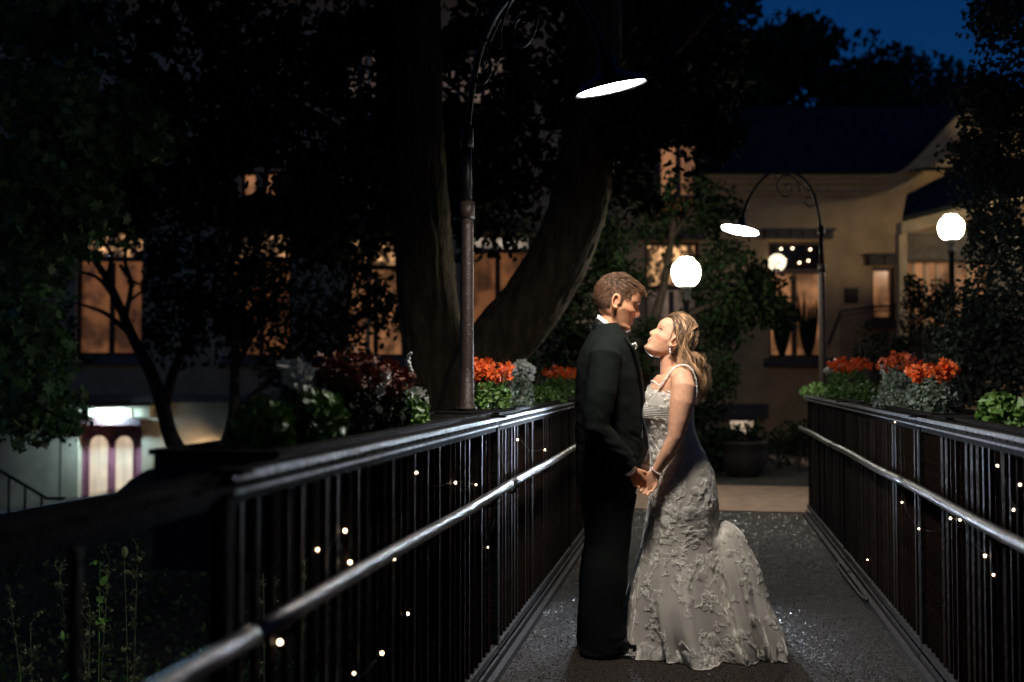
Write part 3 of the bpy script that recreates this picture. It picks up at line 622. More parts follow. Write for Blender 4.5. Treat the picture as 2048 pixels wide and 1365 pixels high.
# plants silhouetted indoors and a glowing ball standing in for a globe's reflection
for hh, px_, nm in ((HR[1], 1618, 'tall dark cactus-like houseplant standing inside the big right window'), (HR[1], 1565, 'drooping dark houseplant at the left inside the big right window')):
    t = thing('houseplant', nm, 'plant', tuple(b0 + rz(YAW) @ np.array([U(px_), .05, hh[2] + .06])), YAW); mb = MB()
    for k in range(5):
        x = (k - 2) * .06; mb.tube(spline([(x * .3, 0, 0), (x * 1.3, .0, .6), (x * 1.8 + .04 * math.sin(k), 0, random.uniform(.9, 1.35))], 8), [.03, .05, .055, .05, .045, .035, .025, .008], 6)
    mb.build('frond', M['leaf_d'], t); MB().lathe([(.07, 0), (.09, .16), (.08, .16)], n=12).build('pot', M['terracotta'], t)
t = thing('globe_lamp', 'glowing white ball standing in for a globe lamp reflected in the dark right transom', 'globe lamp', tuple(b0 + rz(YAW) @ np.array([U(1556), .02, Z(525)])), YAW)
MB().ball((0, 0, 0), .185, 20, 14).build('globe', M['globe_reflection'], t, smooth=True); MB().tube([(0, 0, .18), (0, 0, .45)], .012, 6).build('rod', M['black'], t)
for k, (a, b) in enumerate(((1590, 495), (1575, 518), (1604, 524), (1622, 520), (1567, 496), (1626, 497))):
    t = MB().ball((0, 0, 0), .017, 8, 6).build('candle_bulb', M['bulb']); t.location = tuple(b0 + rz(YAW) @ np.array([U(a), .12, Z(b)]))
    tag(t, 'tiny warm candle bulb of the chandelier in the right transom, ' + ['top centre', 'left of the lowest one', 'lowest of all', 'low on the right', 'top left', 'top right'][k], 'light bulb', 'chandelier bulbs in the transom')
# plaque
o = MB().box((0, -.012, 0), (U(1717) - U(1689), .025, Z(577) - Z(608))).box((0, -.03, 0), ((U(1717) - U(1689)) * .8, .012, (Z(577) - Z(608)) * .8)).build('wall_plaque', M['black'])
o.location = tuple(b0 + rz(YAW) @ np.array([U(1703), 0, Z(592)])); o.rotation_euler = (0, 0, YAW); tag(o, 'small square black plaque on the yellow wall between two windows', 'plaque')
# landing and iron railing in front of the narrow window
ZL = 20.0; b1 = B0(ZL); UL = lambda px: LU(px, ZL); ZLz = lambda py: LZ(py, ZL)
t = thing('landing', 'raised stone landing with steps below the narrow lit window', 'landing', tuple(b1), YAW)
MB().box(((UL(1690) + UL(1830)) / 2, .5, .3), (UL(1830) - UL(1690), .96, ZLz(725) * 2 - .6)).build('platform', M['stone'], t)
t = thing('iron_railing', 'black iron railing with thin bars on the landing right of the plaque', 'railing', tuple(b1), YAW)
ra = [(UL(1655), ZLz(690)), (UL(1682), ZLz(622)), (UL(1745), ZLz(614)), (UL(1812), ZLz(610))]
mb = MB(); mb.tube([(a, 0, z) for a, z in ra], .022, 8); mb.tube([(a, 0, z - .09) for a, z in ra], .012, 6); mb.tube([(ra[1][0], 0, ZLz(722)), (ra[3][0], 0, ZLz(722))], .014, 6); mb.build('top_rail', M['black'], t)
for k in range(24):
    a = ra[1][0] + (ra[3][0] - ra[1][0]) * k / 23; top = np.interp(a, [q[0] for q in ra], [q[1] for q in ra])
    MB().box((a, 0, (ZLz(724) + top) / 2), (.016, .016, top - ZLz(724))).build('bar', M['black'], t)
# porch at the far right
ZP = 17.5; b2 = B0(ZP); UP = lambda px: LU(px, ZP); ZPz = lambda py: LZ(py, ZP)
pc = thing('porch', 'glazed porch with dark sloping roof behind the right globe lamp', 'porch', tuple(b2), YAW)
mb = MB(); hp = [(UP(1795), ZPz(447)), (UP(1860), ZPz(428)), (UP(1940), ZPz(408)), (UP(2120), ZPz(365))]
for (a, c), (b, e) in zip(hp[:-1], hp[1:]): mb.add([(a, 0, c - .22), (b, 0, e - .22), (b, 0, e), (a, 0, c), (a, -.25, c - .22), (b, -.25, e - .22), (b, -.25, e), (a, -.25, c)], [(4, 5, 6, 7), (3, 2, 6, 7), (0, 1, 5, 4), (0, 3, 7, 4), (1, 2, 6, 5)])
mb.build('fascia', M['trim'], pc)
mb = MB(); mb.add([(UP(1790), -.4, ZPz(450)), (UP(2125), -.4, ZPz(368)), (UP(2125), 2.6, ZPz(250)), (UP(1935), 2.6, ZPz(345)), (UP(1790), -.4, ZPz(440)), (UP(2125), -.4, ZPz(356)), (UP(2125), 2.6, ZPz(238)), (UP(1935), 2.6, ZPz(333))],
                  [(0, 1, 2, 3), (4, 5, 6, 7), (0, 1, 5, 4), (0, 3, 7, 4)]); mb.build('roof', M['roof'], pc)
MB().box((UP(1808), .05, ZPz(600) ), (.14, .14, ZPz(455) - ZPz(745))).build('post', M['trim'], pc)
HP = [(UP(1828), UP(2000), ZPz(655), ZPz(515))]
grid_wall(pc, 'wall', M['stone'], UP(1815), UP(2120), ZPz(760), ZPz(460), HP, .2, .3)
window(pc, HP[0], (UP(1848), UP(1872), UP(1896), UP(1925), UP(1960)), (), 'w_peach', None, None, .05, 'trim', d=.3)
# lantern added under the porch eave to brighten the yellow wall
t = thing('added_porch_lantern', 'small warm lantern added under the porch eave to brighten the yellow wall', 'lantern', tuple(b2 + rz(YAW) @ np.array([UP(1872), -.32, ZPz(470)])), YAW)
MB().ball((0, 0, 0), .05, 12, 8).build('bulb', mat('lantern bulb', (.8, .8, .8), .3, emis=(1, .62, .3), es=30), t, smooth=True); MB().lathe([(.07, .05), (.06, .08), (.01, .13)], n=12).box((0, .1, .1), (.02, .22, .02)).build('cap', M['black'], t)
# stair rail at far left
ZS = 13.5; b3 = B0(ZS); US = lambda px: LU(px, ZS); SZ = lambda py: LZ(py, ZS)
t = thing('stair_railing', 'black metal stair railing going down toward the lit door', 'railing', tuple(b3), YAW)
mb = MB(); tp = [(-7.4, SZ(905)), (US(0), SZ(938)), (US(98), SZ(996)), (US(135), SZ(996))]; mb.tube([(a, 0, z) for a, z in tp], .022, 8); mb.build('handrail', M['black'], t)
for q in (23, 55, 88): MB().tube([(US(q), 0, SZ(1075)), (US(q), 0, SZ(938 + q * .59))], .018, 8).build('baluster', M['black'], t)
# dark retaining wall / hedge bank in front of the lit basement wall
def bank(pts, zc, label, name, m, cat, depth=1.2):
    b = B0(zc); t = MB(); P = [(LU(a, zc), LZ(c, zc)) for a, c in pts]; n = len(P); zb = -1.9
    v = [(a, 0, z) for a, z in P] + [(a, 0, zb) for a, z in P] + [(a, depth, z) for a, z in P] + [(a, depth, zb) for a, z in P]
    f = [(i, i + 1, n + i + 1, n + i) for i in range(n - 1)] + [(2 * n + i, 2 * n + i + 1, 3 * n + i + 1, 3 * n + i) for i in range(n - 1)] + [(i, i + 1, 2 * n + i + 1, 2 * n + i) for i in range(n - 1)]
    f += [(0, n, 3 * n, 2 * n), (n - 1, 2 * n - 1, 4 * n - 1, 3 * n - 1)]
    o = t.add(v, f).build(name, m); o.location = tuple(b); o.rotation_euler = (0, 0, YAW); tag(o, label, cat); return o
bank([(-400, 1060), (0, 1030), (120, 1008), (235, 990), (262, 960), (300, 938), (480, 930), (640, 925), (900, 930)], 16.5, 'low dark stone garden wall in front of the plum door', 'garden_wall', M['stone'], 'garden wall', .5)
#BUILDEND
#TREES
# ================================================================ TREES AND PLANTS
def thin(pts, boxes):
    v = pts - CAM; zc = v @ FF; px = 1024 + FPX * (v @ RR) / zc; py = 682.5 - FPX * (v @ UU) / zc; keep = np.ones(len(pts), bool)
    for x0, x1, y0, y1, p in boxes: keep &= ~((px > x0) & (px < x1) & (py > y0) & (py < y1) & (rng.uniform(0, 1, len(pts)) < p))
    return pts[keep]
def bark_jit(amp, k=9, seed=0):
    def f(ring, P, th):
        s = np.arange(len(P))[:, None]; t = th[None, :]
        n = np.zeros((len(P), len(th)))
        for i in range(len(P)):
            for j, a in enumerate(th):
                n[i, j] = .55 * noise.noise(Vector((math.cos(a) * 1.5, math.sin(a) * 1.5, i * .05 + seed))) + .55 * (1 - 2 * abs(math.sin(a * 17 + 3.6 * noise.noise(Vector((math.cos(a) * 3, math.sin(a) * 3, i * .11 + seed)))))) * (.5 + noise.noise(Vector((math.cos(a) * 5, math.sin(a) * 5, i * .2 + seed))))
        return P[:, None] + (ring - P[:, None]) * (1 + amp * n[..., None])
    return f
def tree(label, name, base, trunks, crown_pts, leafm, lsize, shape, lbl_cat='tree', bark='bark_d', boxes=(), jit=0, nt_=8, group=None):
    t = thing(name, label, lbl_cat, tuple(base), 0, group); b = np.array(base)
    mb = MB()
    for pts, r0, r1 in trunks:
        n = 130 if jit else 22; P = spline(np.array(pts) - b, n); rr = np.linspace(0, 1, n); rad = r0 + (r1 - r0) * rr ** .8
        mb.tube(P, rad, 120 if jit else nt_, jit=bark_jit(jit, 11, random.random() * 9) if jit else None)
    mb.build('trunk', M[bark], t, smooth=True)
    if crown_pts is not None:
        pts = thin(crown_pts, boxes) if boxes else crown_pts
        mb = MB(); leaves(mb, pts - b, lsize, shape); mb.build('crown', M[leafm], t)
    return t
def pix(L, zc): return [atc(a, c, zc) for a, c in L]
# big old tree behind the left railing
ob = atc(905, 905, 9.4); ob[2] = gz(ob[0], ob[1]) - .1
tr = [([ob] + pix([(890, 830), (868, 690), (852, 560), (842, 400), (835, 200), (832, 0), (830, -200)], 9.4), .36, .20),
      ([ob + [.05, -.05, .1]] + pix([(945, 800), (990, 700), (1060, 610), (1120, 510), (1160, 400), (1180, 250), (1190, 60), (1195, -150)], 9.2), .33, .24),
      (pix([(1165, 380), (1230, 250), (1330, 120), (1420, 20)], 9.3), .10, .05), (pix([(845, 420), (760, 330), (640, 240), (520, 180)], 9.4), .10, .04), (pix([(1175, 300), (1080, 180), (1000, 80)], 9.2), .09, .05)]
cen = [(420, 130, 1.2), (560, 260, 1.2), (700, 120, 1.1), (700, 350, 1.0), (900, 220, 1.2), (1080, 120, 1.2), (1060, 320, 1.0), (1280, 150, 1.1), (1400, 80, .8), (350, 330, 1.0), (470, 400, .9), (980, 400, .6), (250, 60, 1.2), (760, 0, 1.2), (1000, -20, 1.3), (560, -20, 1.2), (1240, 300, .8), (1330, 240, .7), (600, 440, .55), (850, 380, .7)]
P = np.concatenate([clumps(atc(a, c, 9.8 + random.uniform(-.8, 1.4)), (r, r * .9, r * .72), 20, 75, .34)[0] for a, c, r in cen])
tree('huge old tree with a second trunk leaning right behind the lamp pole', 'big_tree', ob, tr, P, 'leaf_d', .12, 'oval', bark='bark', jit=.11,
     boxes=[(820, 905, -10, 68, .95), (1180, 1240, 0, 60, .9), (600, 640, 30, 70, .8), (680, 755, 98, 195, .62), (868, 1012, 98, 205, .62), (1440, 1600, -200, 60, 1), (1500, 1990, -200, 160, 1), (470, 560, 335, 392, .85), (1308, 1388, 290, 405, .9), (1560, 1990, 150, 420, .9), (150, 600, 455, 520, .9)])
# leafy maple at the left edge
mb0 = atc(-260, 900, 8.5); mb0[2] = gz(mb0[0], mb0[1]) - .1
P = np.concatenate([clumps(atc(a, c, 8.3 + random.uniform(-.5, .5)), (r, r, r * .8), 14, 34, .26)[0] for a, c, r in [(-20, 120, .7), (60, 230, .62), (120, 300, .5), (60, 400, .5), (190, 260, .34), (265, 268, .16), (0, 540, .5), (110, 440, .35), (20, 690, .38), (60, 800, .3), (150, 420, .22), (-60, 300, .8), (110, 60, .45)]])
P = np.concatenate([P, cloud(atc(140, 845, 8.3), (.14, .14, .10), 26), cloud(atc(215, 262, 8.3), (.3, .2, .08), 40)])
tree('maple with dim green star-shaped leaves filling the left edge', 'maple_tree', mb0, [([mb0] + pix([(-230, 600), (-180, 300), (-120, 0)], 8.5), .2, .1), (pix([(-200, 400), (-60, 330), (100, 290), (250, 265)], 8.4), .05, .012), (pix([(-220, 600), (-60, 700), (60, 800), (150, 850)], 8.4), .04, .008)], P, 'leaf_m', .115, 'maple')
# slim crooked trees in front of the stucco house
sb = atc(380, 950, 14.5); sb[2] = gz(sb[0], sb[1]) - .1
st = [([sb] + pix([(362, 925), (338, 865), (322, 800), (300, 740), (268, 680), (240, 615), (215, 560), (178, 505), (150, 470)], 14.5), .15, .035),
      (pix([(240, 615), (200, 560), (160, 545), (130, 548)], 14.5), .04, .015), (pix([(262, 670), (215, 630), (180, 615), (150, 606)], 14.5), .045, .015), (pix([(215, 560), (222, 510), (200, 470), (190, 400)], 14.5), .04, .02),
      (pix([(250, 640), (262, 570), (250, 520), (262, 460)], 14.5), .045, .02), (pix([(325, 830), (345, 750), (372, 690), (400, 600), (395, 480), (420, 380)], 14.5), .09, .03), (pix([(262, 600), (285, 580), (300, 545)], 14.5), .025, .012),
      (pix([(240, 530), (262, 560), (300, 575), (330, 570)], 14.5), .03, .012), (pix([(395, 560), (440, 500), (500, 470), (560, 470)], 14.5), .035, .012)]
P = np.concatenate([clumps(atc(a, c, 14.3 + random.uniform(-.6, .6)), (r, r, r * .7), 11, 42, .36)[0] for a, c, r in [(170, 440, .7), (330, 430, .9), (90, 500, .6), (380, 560, .7), (60, 620, .7), (335, 640, .5), (420, 480, .7), (40, 740, .6), (250, 430, .5), (400, 680, .5), (100, 830, .4), (330, 540, .45), (20, 420, .8), (180, 400, .9), (110, 690, .35)]])
tree('slim crooked tree whose dark branches cross the left lit window', 'slim_tree', sb, st, P, 'leaf_d', .11, 'oval',
     boxes=[(150, 286, 512, 712, .97), (150, 290, 455, 512, .45), (410, 455, 640, 720, .8), (160, 290, 850, 1000, 1), (0, 30, 850, 1000, .7)])
sb = atc(442, 950, 13.2); sb[2] = gz(sb[0], sb[1]) - .1
st = [([sb] + pix([(450, 900), (466, 830), (470, 740), (478, 640), (505, 540), (520, 440), (540, 300)], 13.2), .085, .04), (pix([(470, 740), (520, 640), (560, 560), (580, 480)], 13.2), .05, .015), (pix([(478, 640), (455, 560), (470, 470)], 13.2), .04, .012), (pix([(466, 830), (560, 740), (640, 660), (700, 560)], 13.2), .05, .015)]
P = np.concatenate([clumps(atc(a, c, 13.2 + random.uniform(-.7, .7)), (r, r, r * .75), 12, 42, .3)[0] for a, c, r in [(500, 500, .55), (530, 600, .5), (620, 520, .75), (640, 640, .6), (700, 480, .6), (560, 690, .5), (500, 640, .35), (690, 690, .45), (730, 590, .45), (450, 620, .4), (600, 420, .8), (640, 750, .5), (790, 620, .3), (740, 400, .6)]])
tree('thin dark tree screening the second and third lit windows', 'thin_tree', sb, st, P, 'leaf_d', .10, 'oval', boxes=[(765, 806, 490, 535, .9), (455, 582, 464, 520, .4), (765, 806, 535, 700, .4)])
# bushy tree behind the groom and the globe lamp
sb = atc(1285, 900, 13.6); sb[2] = -.1
st = [([sb] + pix([(1290, 800), (1300, 680), (1330, 560), (1350, 420)], 13.6), .12, .04), (pix([(1300, 680), (1400, 620), (1500, 590), (1570, 600)], 13.6), .06, .015), (pix([(1300, 690), (1220, 600), (1180, 500)], 13.6), .05, .015), (pix([(1340, 480), (1400, 400), (1440, 380)], 13.6), .04, .01)]
P = np.concatenate([clumps(atc(a, c, 13.6 + random.uniform(-.5, .5)), (r, r, r * .75), 12, 46, .26)[0] for a, c, r in
     [(1350, 370, .42), (1330, 440, .45), (1240, 430, .55), (1260, 540, .45), (1200, 600, .6), (1100, 680, .6), (1250, 690, .55), (1440, 520, .35), (1430, 590, .4), (1490, 610, .33), (1545, 600, .22), (1400, 680, .5), (1460, 660, .3), (1420, 740, .4), (1290, 780, .5), (1200, 380, .5), (1420, 420, .35), (1400, 820, .4), (1510, 560, .2), (1190, 760, .5), (1560, 640, .12), (1450, 440, .3), (1430, 880, .3), (1180, 480, .4), (1070, 750, .5), (1170, 560, .45), (1150, 650, .5), (1120, 600, .45), (1080, 620, .4), (1170, 700, .5), (1200, 520, .4)]])
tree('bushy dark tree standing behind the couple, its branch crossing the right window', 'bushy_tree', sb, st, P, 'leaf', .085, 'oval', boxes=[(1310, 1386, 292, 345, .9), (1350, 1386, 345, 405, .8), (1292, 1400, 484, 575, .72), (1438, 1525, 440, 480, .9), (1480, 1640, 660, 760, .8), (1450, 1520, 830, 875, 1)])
# right edge tree
sb = atc(2120, 900, 8.2); sb[2] = gz(sb[0], sb[1]) - .1
st = [([sb] + pix([(2115, 600), (2100, 300), (2080, 0)], 8.2), .13, .05)] + [(pix([(2105, y + 40), (2030, y), (1965, y + 30)], 8.2), .03, .008) for y in (150, 320, 480, 640)]
P = np.concatenate([clumps(atc(a, c, 8.1 + random.uniform(-.4, .4)), (r, r, r * .9), 16, 60, .19)[0] for a, c, r in
     [(2060, 40, .36), (2040, 160, .34), (2010, 260, .30), (2060, 320, .4), (2000, 380, .28), (2000, 470, .24), (2040, 560, .38), (2050, 660, .45), (1990, 720, .36), (1960, 660, .2), (1945, 620, .16), (1940, 310, .10), (1975, 210, .14), (2110, 200, .4), (2100, 450, .4), (1990, 30, .12), (1930, 700, .2), (2060, 760, .4), (1930, 760, .2)]])
tree('tall dense dark evergreen filling the right edge of the photo', 'evergreen_tree', sb, st, P, 'leaf_g', .055, 'oval', boxes=[(1872, 1934, 420, 495, 1), (1880, 1925, 495, 640, .6)])
# trees behind the house
for i, (zc, cs, lb, lm) in enumerate([(30, [(1560, 215, 3.0), (1480, 130, 2.2), (1680, 240, 2.4), (1600, 110, 1.3), (1400, 120, 2.6), (1500, 300, 2.6)], 'dark broad tree rising behind the slate roof', 'leaf'),
                                     (33, [(1810, 200, 1.7), (1850, 260, 2.2), (1780, 280, 2.0), (1905, 250, 1.6), (1740, 210, 1.2)], 'greyer rounded tree behind the curved gable, paler than its neighbour', 'leaf_g'),
                                     (27, [(1300, 60, 2.2), (1220, 160, 2.4), (1350, 200, 2.4), (1280, 260, 2.0)], 'dark tree behind the dormer beside the bright lamp shade', 'leaf_d')]):
    c0 = cs[0]; sb = atc(c0[0], 700, zc); sb[2] = -.1
    P = np.concatenate([clumps(atc(a, c, zc + random.uniform(-1, 1)), (r, r, r * .85), 34, 50, .6)[0] for a, c, r in cs])
    tree(lb, 'distant_tree', sb, [([sb, (sb + atc(c0[0], c0[1], zc)) / 2 + [.2, 0, 0], atc(c0[0], c0[1] - 40, zc)], .35, .1)], P, lm, .30, 'oval', group='trees behind the house')
for i, (bx, by, cs, lb) in enumerate([(-5.0, -1.5, [(-5.5, 0, 6.8, 3.4), (-3, 4.5, 7.2, 2.8), (-7, 5, 6.5, 3.2), (-2, -2.5, 6.8, 3.2), (-1, 1.5, 7.4, 2.8), (-6, -5, 6, 3.4)], 'unseen large tree left of the camera, canopy placed over the bridge to block sky light'),
                                     (5.2, 0.5, [(4.5, 1, 6.8, 3.2), (2, 4.6, 7.6, 2.6), (6, 5, 6.4, 3.0), (2.5, -3, 6.8, 3.4), (6.5, -4, 6, 3.2), (7.5, 1, 5, 3)], 'unseen large tree right of the camera, canopy placed over the bridge to block sky light')]):
    P = np.concatenate([clumps((x, y, z), (r, r, r * .42), 66, 36, .7)[0] for x, y, z, r in cs]); P = P[P[:, 2] > 5.3 * (P[:, 1] > -1)]; z0 = gz(bx, by) - .1  # unseen canopies added overhead to keep blue sky light off the couple
    tree(lb, 'sky_block_tree', (bx, by, z0), [([(bx, by, z0), (bx, by, 2.5), (bx * .9, by + .4, 6.5)], .32, .16), ([(bx, by, 3.5), (bx * .6, by + 1.2, 5.6), (bx * .2, by + 2, 6.9)], .13, .05)], P, 'leaf_d', .62, 'oval')
for i, (bx, by, lb) in enumerate([(-7, -9, 'unseen tree added behind the camera to the left to block sky light'), (0.5, -13, 'unseen tree added behind the camera in the middle to block sky light'), (8, -9, 'unseen tree added behind the camera to the right to block sky light'), (9.5, 2, 'unseen tree added beside the bridge on the right to block sky light')]):
    P = clumps((bx, by, 4.6), (4.6, 3.2, 4.4), 60, 40, .9)[0]; P = P[P[:, 2] > .2]; tree(lb, 'sky_screen_tree', (bx, by, -1.1), [([(bx, by, -1.1), (bx, by, 3), (bx, by, 6)], .3, .1)], P, 'leaf_d', .5, 'oval')  # more unseen trees, added to screen sky light from behind and the side
# shrubs round the end of the bridge
def shrub(px, py, zc, r, label, m='leaf_d', n=24, ls=.05, name='shrub', zb=-.05):
    c = atc(px, py, zc); t = thing(name, label, 'shrub', (c[0], c[1], zb)); h = c[2] - zb
    mb = MB()
    for k in range(7): a = random.uniform(0, 6.28); mb.tube([(0, 0, 0), (r[0] * .4 * math.cos(a), r[0] * .4 * math.sin(a), h * .6), (r[0] * .7 * math.cos(a), r[0] * .7 * math.sin(a), h * 1.05)], .008, 5)
    mb.build('stem', M['bark_d'], t); P, _ = clumps((0, 0, h), r, n, 44, .13); P = P[P[:, 2] > .02]; mb = MB(); leaves(mb, P, ls, 'oval'); mb.build('foliage', M[m], t); return t
shrub(1560, 900, 14.5, (.45, .4, .26), 'low dark shrub left of the right railing\'s far end', 'leaf')
shrub(1598, 870, 13.8, (.16, .16, .36), 'wispy upright shrub touching the far end of the right railing', 'leaf_d', 14)
shrub(1435, 905, 14.0, (.35, .3, .3), 'dark shrub just right of the bride\'s waist', 'leaf_d')
shrub(1850, 650, 13.0, (.32, .3, .4), 'dark rounded shrub in front of the porch windows', 'leaf_d', 26)
shrub(1832, 585, 13.3, (.13, .13, .28), 'slender pointed shrub cutting into the porch window', 'leaf_d', 16)
shrub(1880, 600, 13.5, (.10, .1, .22), 'small pointed shrub beside the globe lamp post', 'leaf_d', 12)
shrub(1930, 640, 11.5, (.42, .35, .5), 'broad dark shrub behind the orange flowers on the right', 'leaf', 34)
shrub(1760, 700, 12.6, (.42, .3, .25), 'low dark shrub in front of the iron railing', 'leaf_d', 24)
shrub(1010, 760, 11.2, (.55, .4, .35), 'dim shrub behind the orange and white flowers at left', 'leaf', 30)
shrub(1110, 800, 11.6, (.5, .4, .5), 'dark shrub directly behind the groom\'s back', 'leaf_d', 34)
c = atc(1487, 945, 13.4); t = thing('potted_plant', 'dark round planter pot with a leafy plant under the small low window', 'potted plant', (c[0], c[1], -.02))
MB().lathe([(.20, 0), (.27, .1), (.30, .28), (.29, .40), (.32, .43), (.32, .47), (.27, .47), (.25, .42), (.001, .41)], n=28, cap=False).build('pot', M['terracotta'], t, smooth=True)
mb = MB(); leaves(mb, clumps((0, 0, .56), (.30, .28, .14), 18, 36, .1)[0], .06, 'oval'); mb.build('foliage', M['leaf'], t)
# weeds in the gully left of the bridge
def weed(px, py, zc, kind, label, lean=0.0):
    top = atc(px, py, zc); zb = gz(top[0], top[1]); t = thing('weed', label, 'weed', (top[0] - lean, top[1], zb), 0, 'weeds growing left of the bridge'); h = max(top[2] - zb, .2)
    P = spline([(0, 0, 0), (lean * .3, .02, h * .5), (lean, 0, h)], 14); mb = MB().tube(P, np.linspace(.005, .0018, 14), 5)
    st_ = mb.build('stem', M['weed' if kind == 0 else 'weed_d'], t); mb = MB()
    for k in range(34 if kind else 24):
        q = P[random.randint(4, 13)]; a = random.uniform(0, 6.28); L = (.045 if kind == 0 else .03) * random.uniform(.6, 1.3)
        if kind == 1: mb.tube([q, q + np.array([math.cos(a) * L, math.sin(a) * L, L * 1.6])], .0014, 4); leaves(mb, cloud(q + np.array([math.cos(a) * L, math.sin(a) * L, L * 1.6]), .02, 4), .022)
        else: leaves(mb, [q + np.array([math.cos(a) * L * .6, math.sin(a) * L * .6, -.006])], L * 1.15)
    if kind == 2: mb.ball(P[-1], (.022, .022, .034), 8, 6)
    mb.build('foliage', M['weed' if kind == 0 else 'weed_d'], t)
W_ = [(137, 1268, 4.6, 0, 'bright green broad-leaved weed, taller of two at the lower left'), (40, 1330, 4.4, 0, 'bright green short weed in the lower left corner'), (248, 1105, 5.4, 2, 'weed with a round seed head at the left'),
      (150, 1160, 5.2, 1, 'feathery dry weed left of the seed head'), (120, 1150, 5.3, 1, 'leaning thin dry weed near the left edge'), (200, 1122, 5.2, 0, 'dense green weed below the plum door'), (218, 1118, 5.3, 1, 'thin green-brown weed touching the seed-head weed'),
      (275, 1095, 5.8, 1, 'thin dry weed right of the seed head'), (525, 1060, 5.6, 1, 'tall stringy weed behind the left pickets, leftmost of three'), (560, 1075, 5.9, 1, 'tall stringy weed behind the left pickets, middle of three'), (612, 1060, 6.0, 1, 'tall stringy weed behind the left pickets, rightmost of three'),
      (60, 1250, 4.9, 1, 'low dim weed above the corner weed'), (510, 1320, 4.8, 0, 'small green weed seen through the lower pickets'), (180, 1210, 4.7, 1, 'dim bushy weed beside the bright broad-leaved one'), (20, 1190, 5.2, 1, 'faint tall weed at the left edge')]
for a in W_: weed(*a[:5], lean=random.uniform(-.12, .12))
n = 9000; X = rng.uniform(-7.5, -1.35, n); Y = rng.uniform(2.2, 11, n); Pg = np.array([(x, y, gz(x, y) + .03 + abs(random.gauss(0, .09))) for x, y in zip(X, Y)])
M['cover'] = mat('ground cover leaf', (0.05, 0.10, 0.03), 0.6, var=0.5, vscale=6)
mb = MB(); leaves(mb, Pg, .06, 'oval'); o = mb.build('ground_cover', M['cover']); tag(o, kind='stuff'); o['label'] = 'low dark ground cover in the gully left of the bridge'; o['category'] = 'ground cover'
#TREESEND
#PEOPLE
# ================================================================ PEOPLE (profile plane facing the camera)
ZQ = 4.83; pb = atc(1300, 1303, ZQ); PORG = np.array([pb[0], pb[1], 0.0]); KQ = FPX / ZQ
def Q(px, py, d=0.0): return np.array([(px - 1300) / KQ, d, 1.336 + ZQ * ((682.5 - py) / FPX + math.tan(PITCH))])
def ip(x, xs, ys): return np.interp(x, xs, ys)
HZ = np.array([0, .008, .02, .032, .042, .05, .058, .066, .075, .09, .105, .12, .132, .145, .165, .185, .203, .218, .229, .235])
HF = np.array([.062, .080, .0885, .085, .084, .0855, .0855, .0865, .0865, .087, .087, .0865, .0915, .094, .092, .082, .063, .040, .012, -.012])
HBK = np.array([.030, .012, -.004, -.018, -.032, -.045, -.058, -.068, -.077, -.087, -.094, -.098, -.100, -.101, -.099, -.091, -.077, -.058, -.036, -.013])
HW = np.array([.016, .030, .041, .047, .051, .054, .057, .060, .063, .067, .069, .070, .0715, .073, .074, .071, .062, .047, .026, .001])
def head_grid(fem):
    n, k = 90, 96; zs = .235 * (1 - np.cos(np.linspace(0, pi, n))) / 2; th = np.arange(k) * 2 * pi / k
    Zg, T = np.meshgrid(zs, th, indexing='ij'); c, s = np.cos(T), np.sin(T)
    xf, xb, wd = ip(Zg, HZ, HF), ip(Zg, HZ, HBK), ip(Zg, HZ, HW)
    if fem: wd = wd * .95; xf = xf - .003 * np.exp(-((Zg - .135) / .01) ** 2)
    xc = np.clip((xf + xb) / 2, -.02, .05) * .6 + .2 * xf * (Zg < .03)
    X = np.where(c >= 0, xc + (xf - xc) * np.abs(c) ** .92, xc - (xc - xb) * np.abs(c) ** .95); Y = wd * np.sign(s) * np.abs(s) ** .9
    fr = c > 0; G = lambda v, m, w_: np.exp(-((v - m) / w_) ** 2); ay = np.abs(Y)
    nose = ip(Zg, [.070, .076, .082, .090, .100, .112, .122, .13], [0, .006, .019, .025, .018, .010, .003, 0]) * (.85 if fem else 1.0)
    X += fr * nose * np.exp(-(Y / ip(Zg, [.075, .09, .125], [.0125, .0105, .0075])) ** 2)
    X += fr * .008 * G(Zg, .081, .006) * G(ay, .012, .006)
    X += fr * (.0065 * G(Zg, .063, .0045) + .0055 * G(Zg, .0505, .0050) - .004 * G(Zg, .0565, .0022)) * np.exp(-(Y / .023) ** 4)
    X += fr * .004 * G(Zg, .018, .009) * G(Y, 0, .02)
    X -= fr * .012 * G(Zg, .117, .010) * G(ay, .030, .014)
    X += fr * (.003 if fem else .006) * G(Zg, .133, .006) * G(ay, .026, .02)
    Y += np.sign(Y) * .004 * G(Zg, .094, .014) * (X > .02); X += fr * .003 * G(Zg, .092, .012) * G(ay, .042, .013)
    Y += -np.sign(Y) * .005 * G(Zg, .155, .02) * G(X, .05, .02)
    return np.stack([X, Y, Zg], -1)
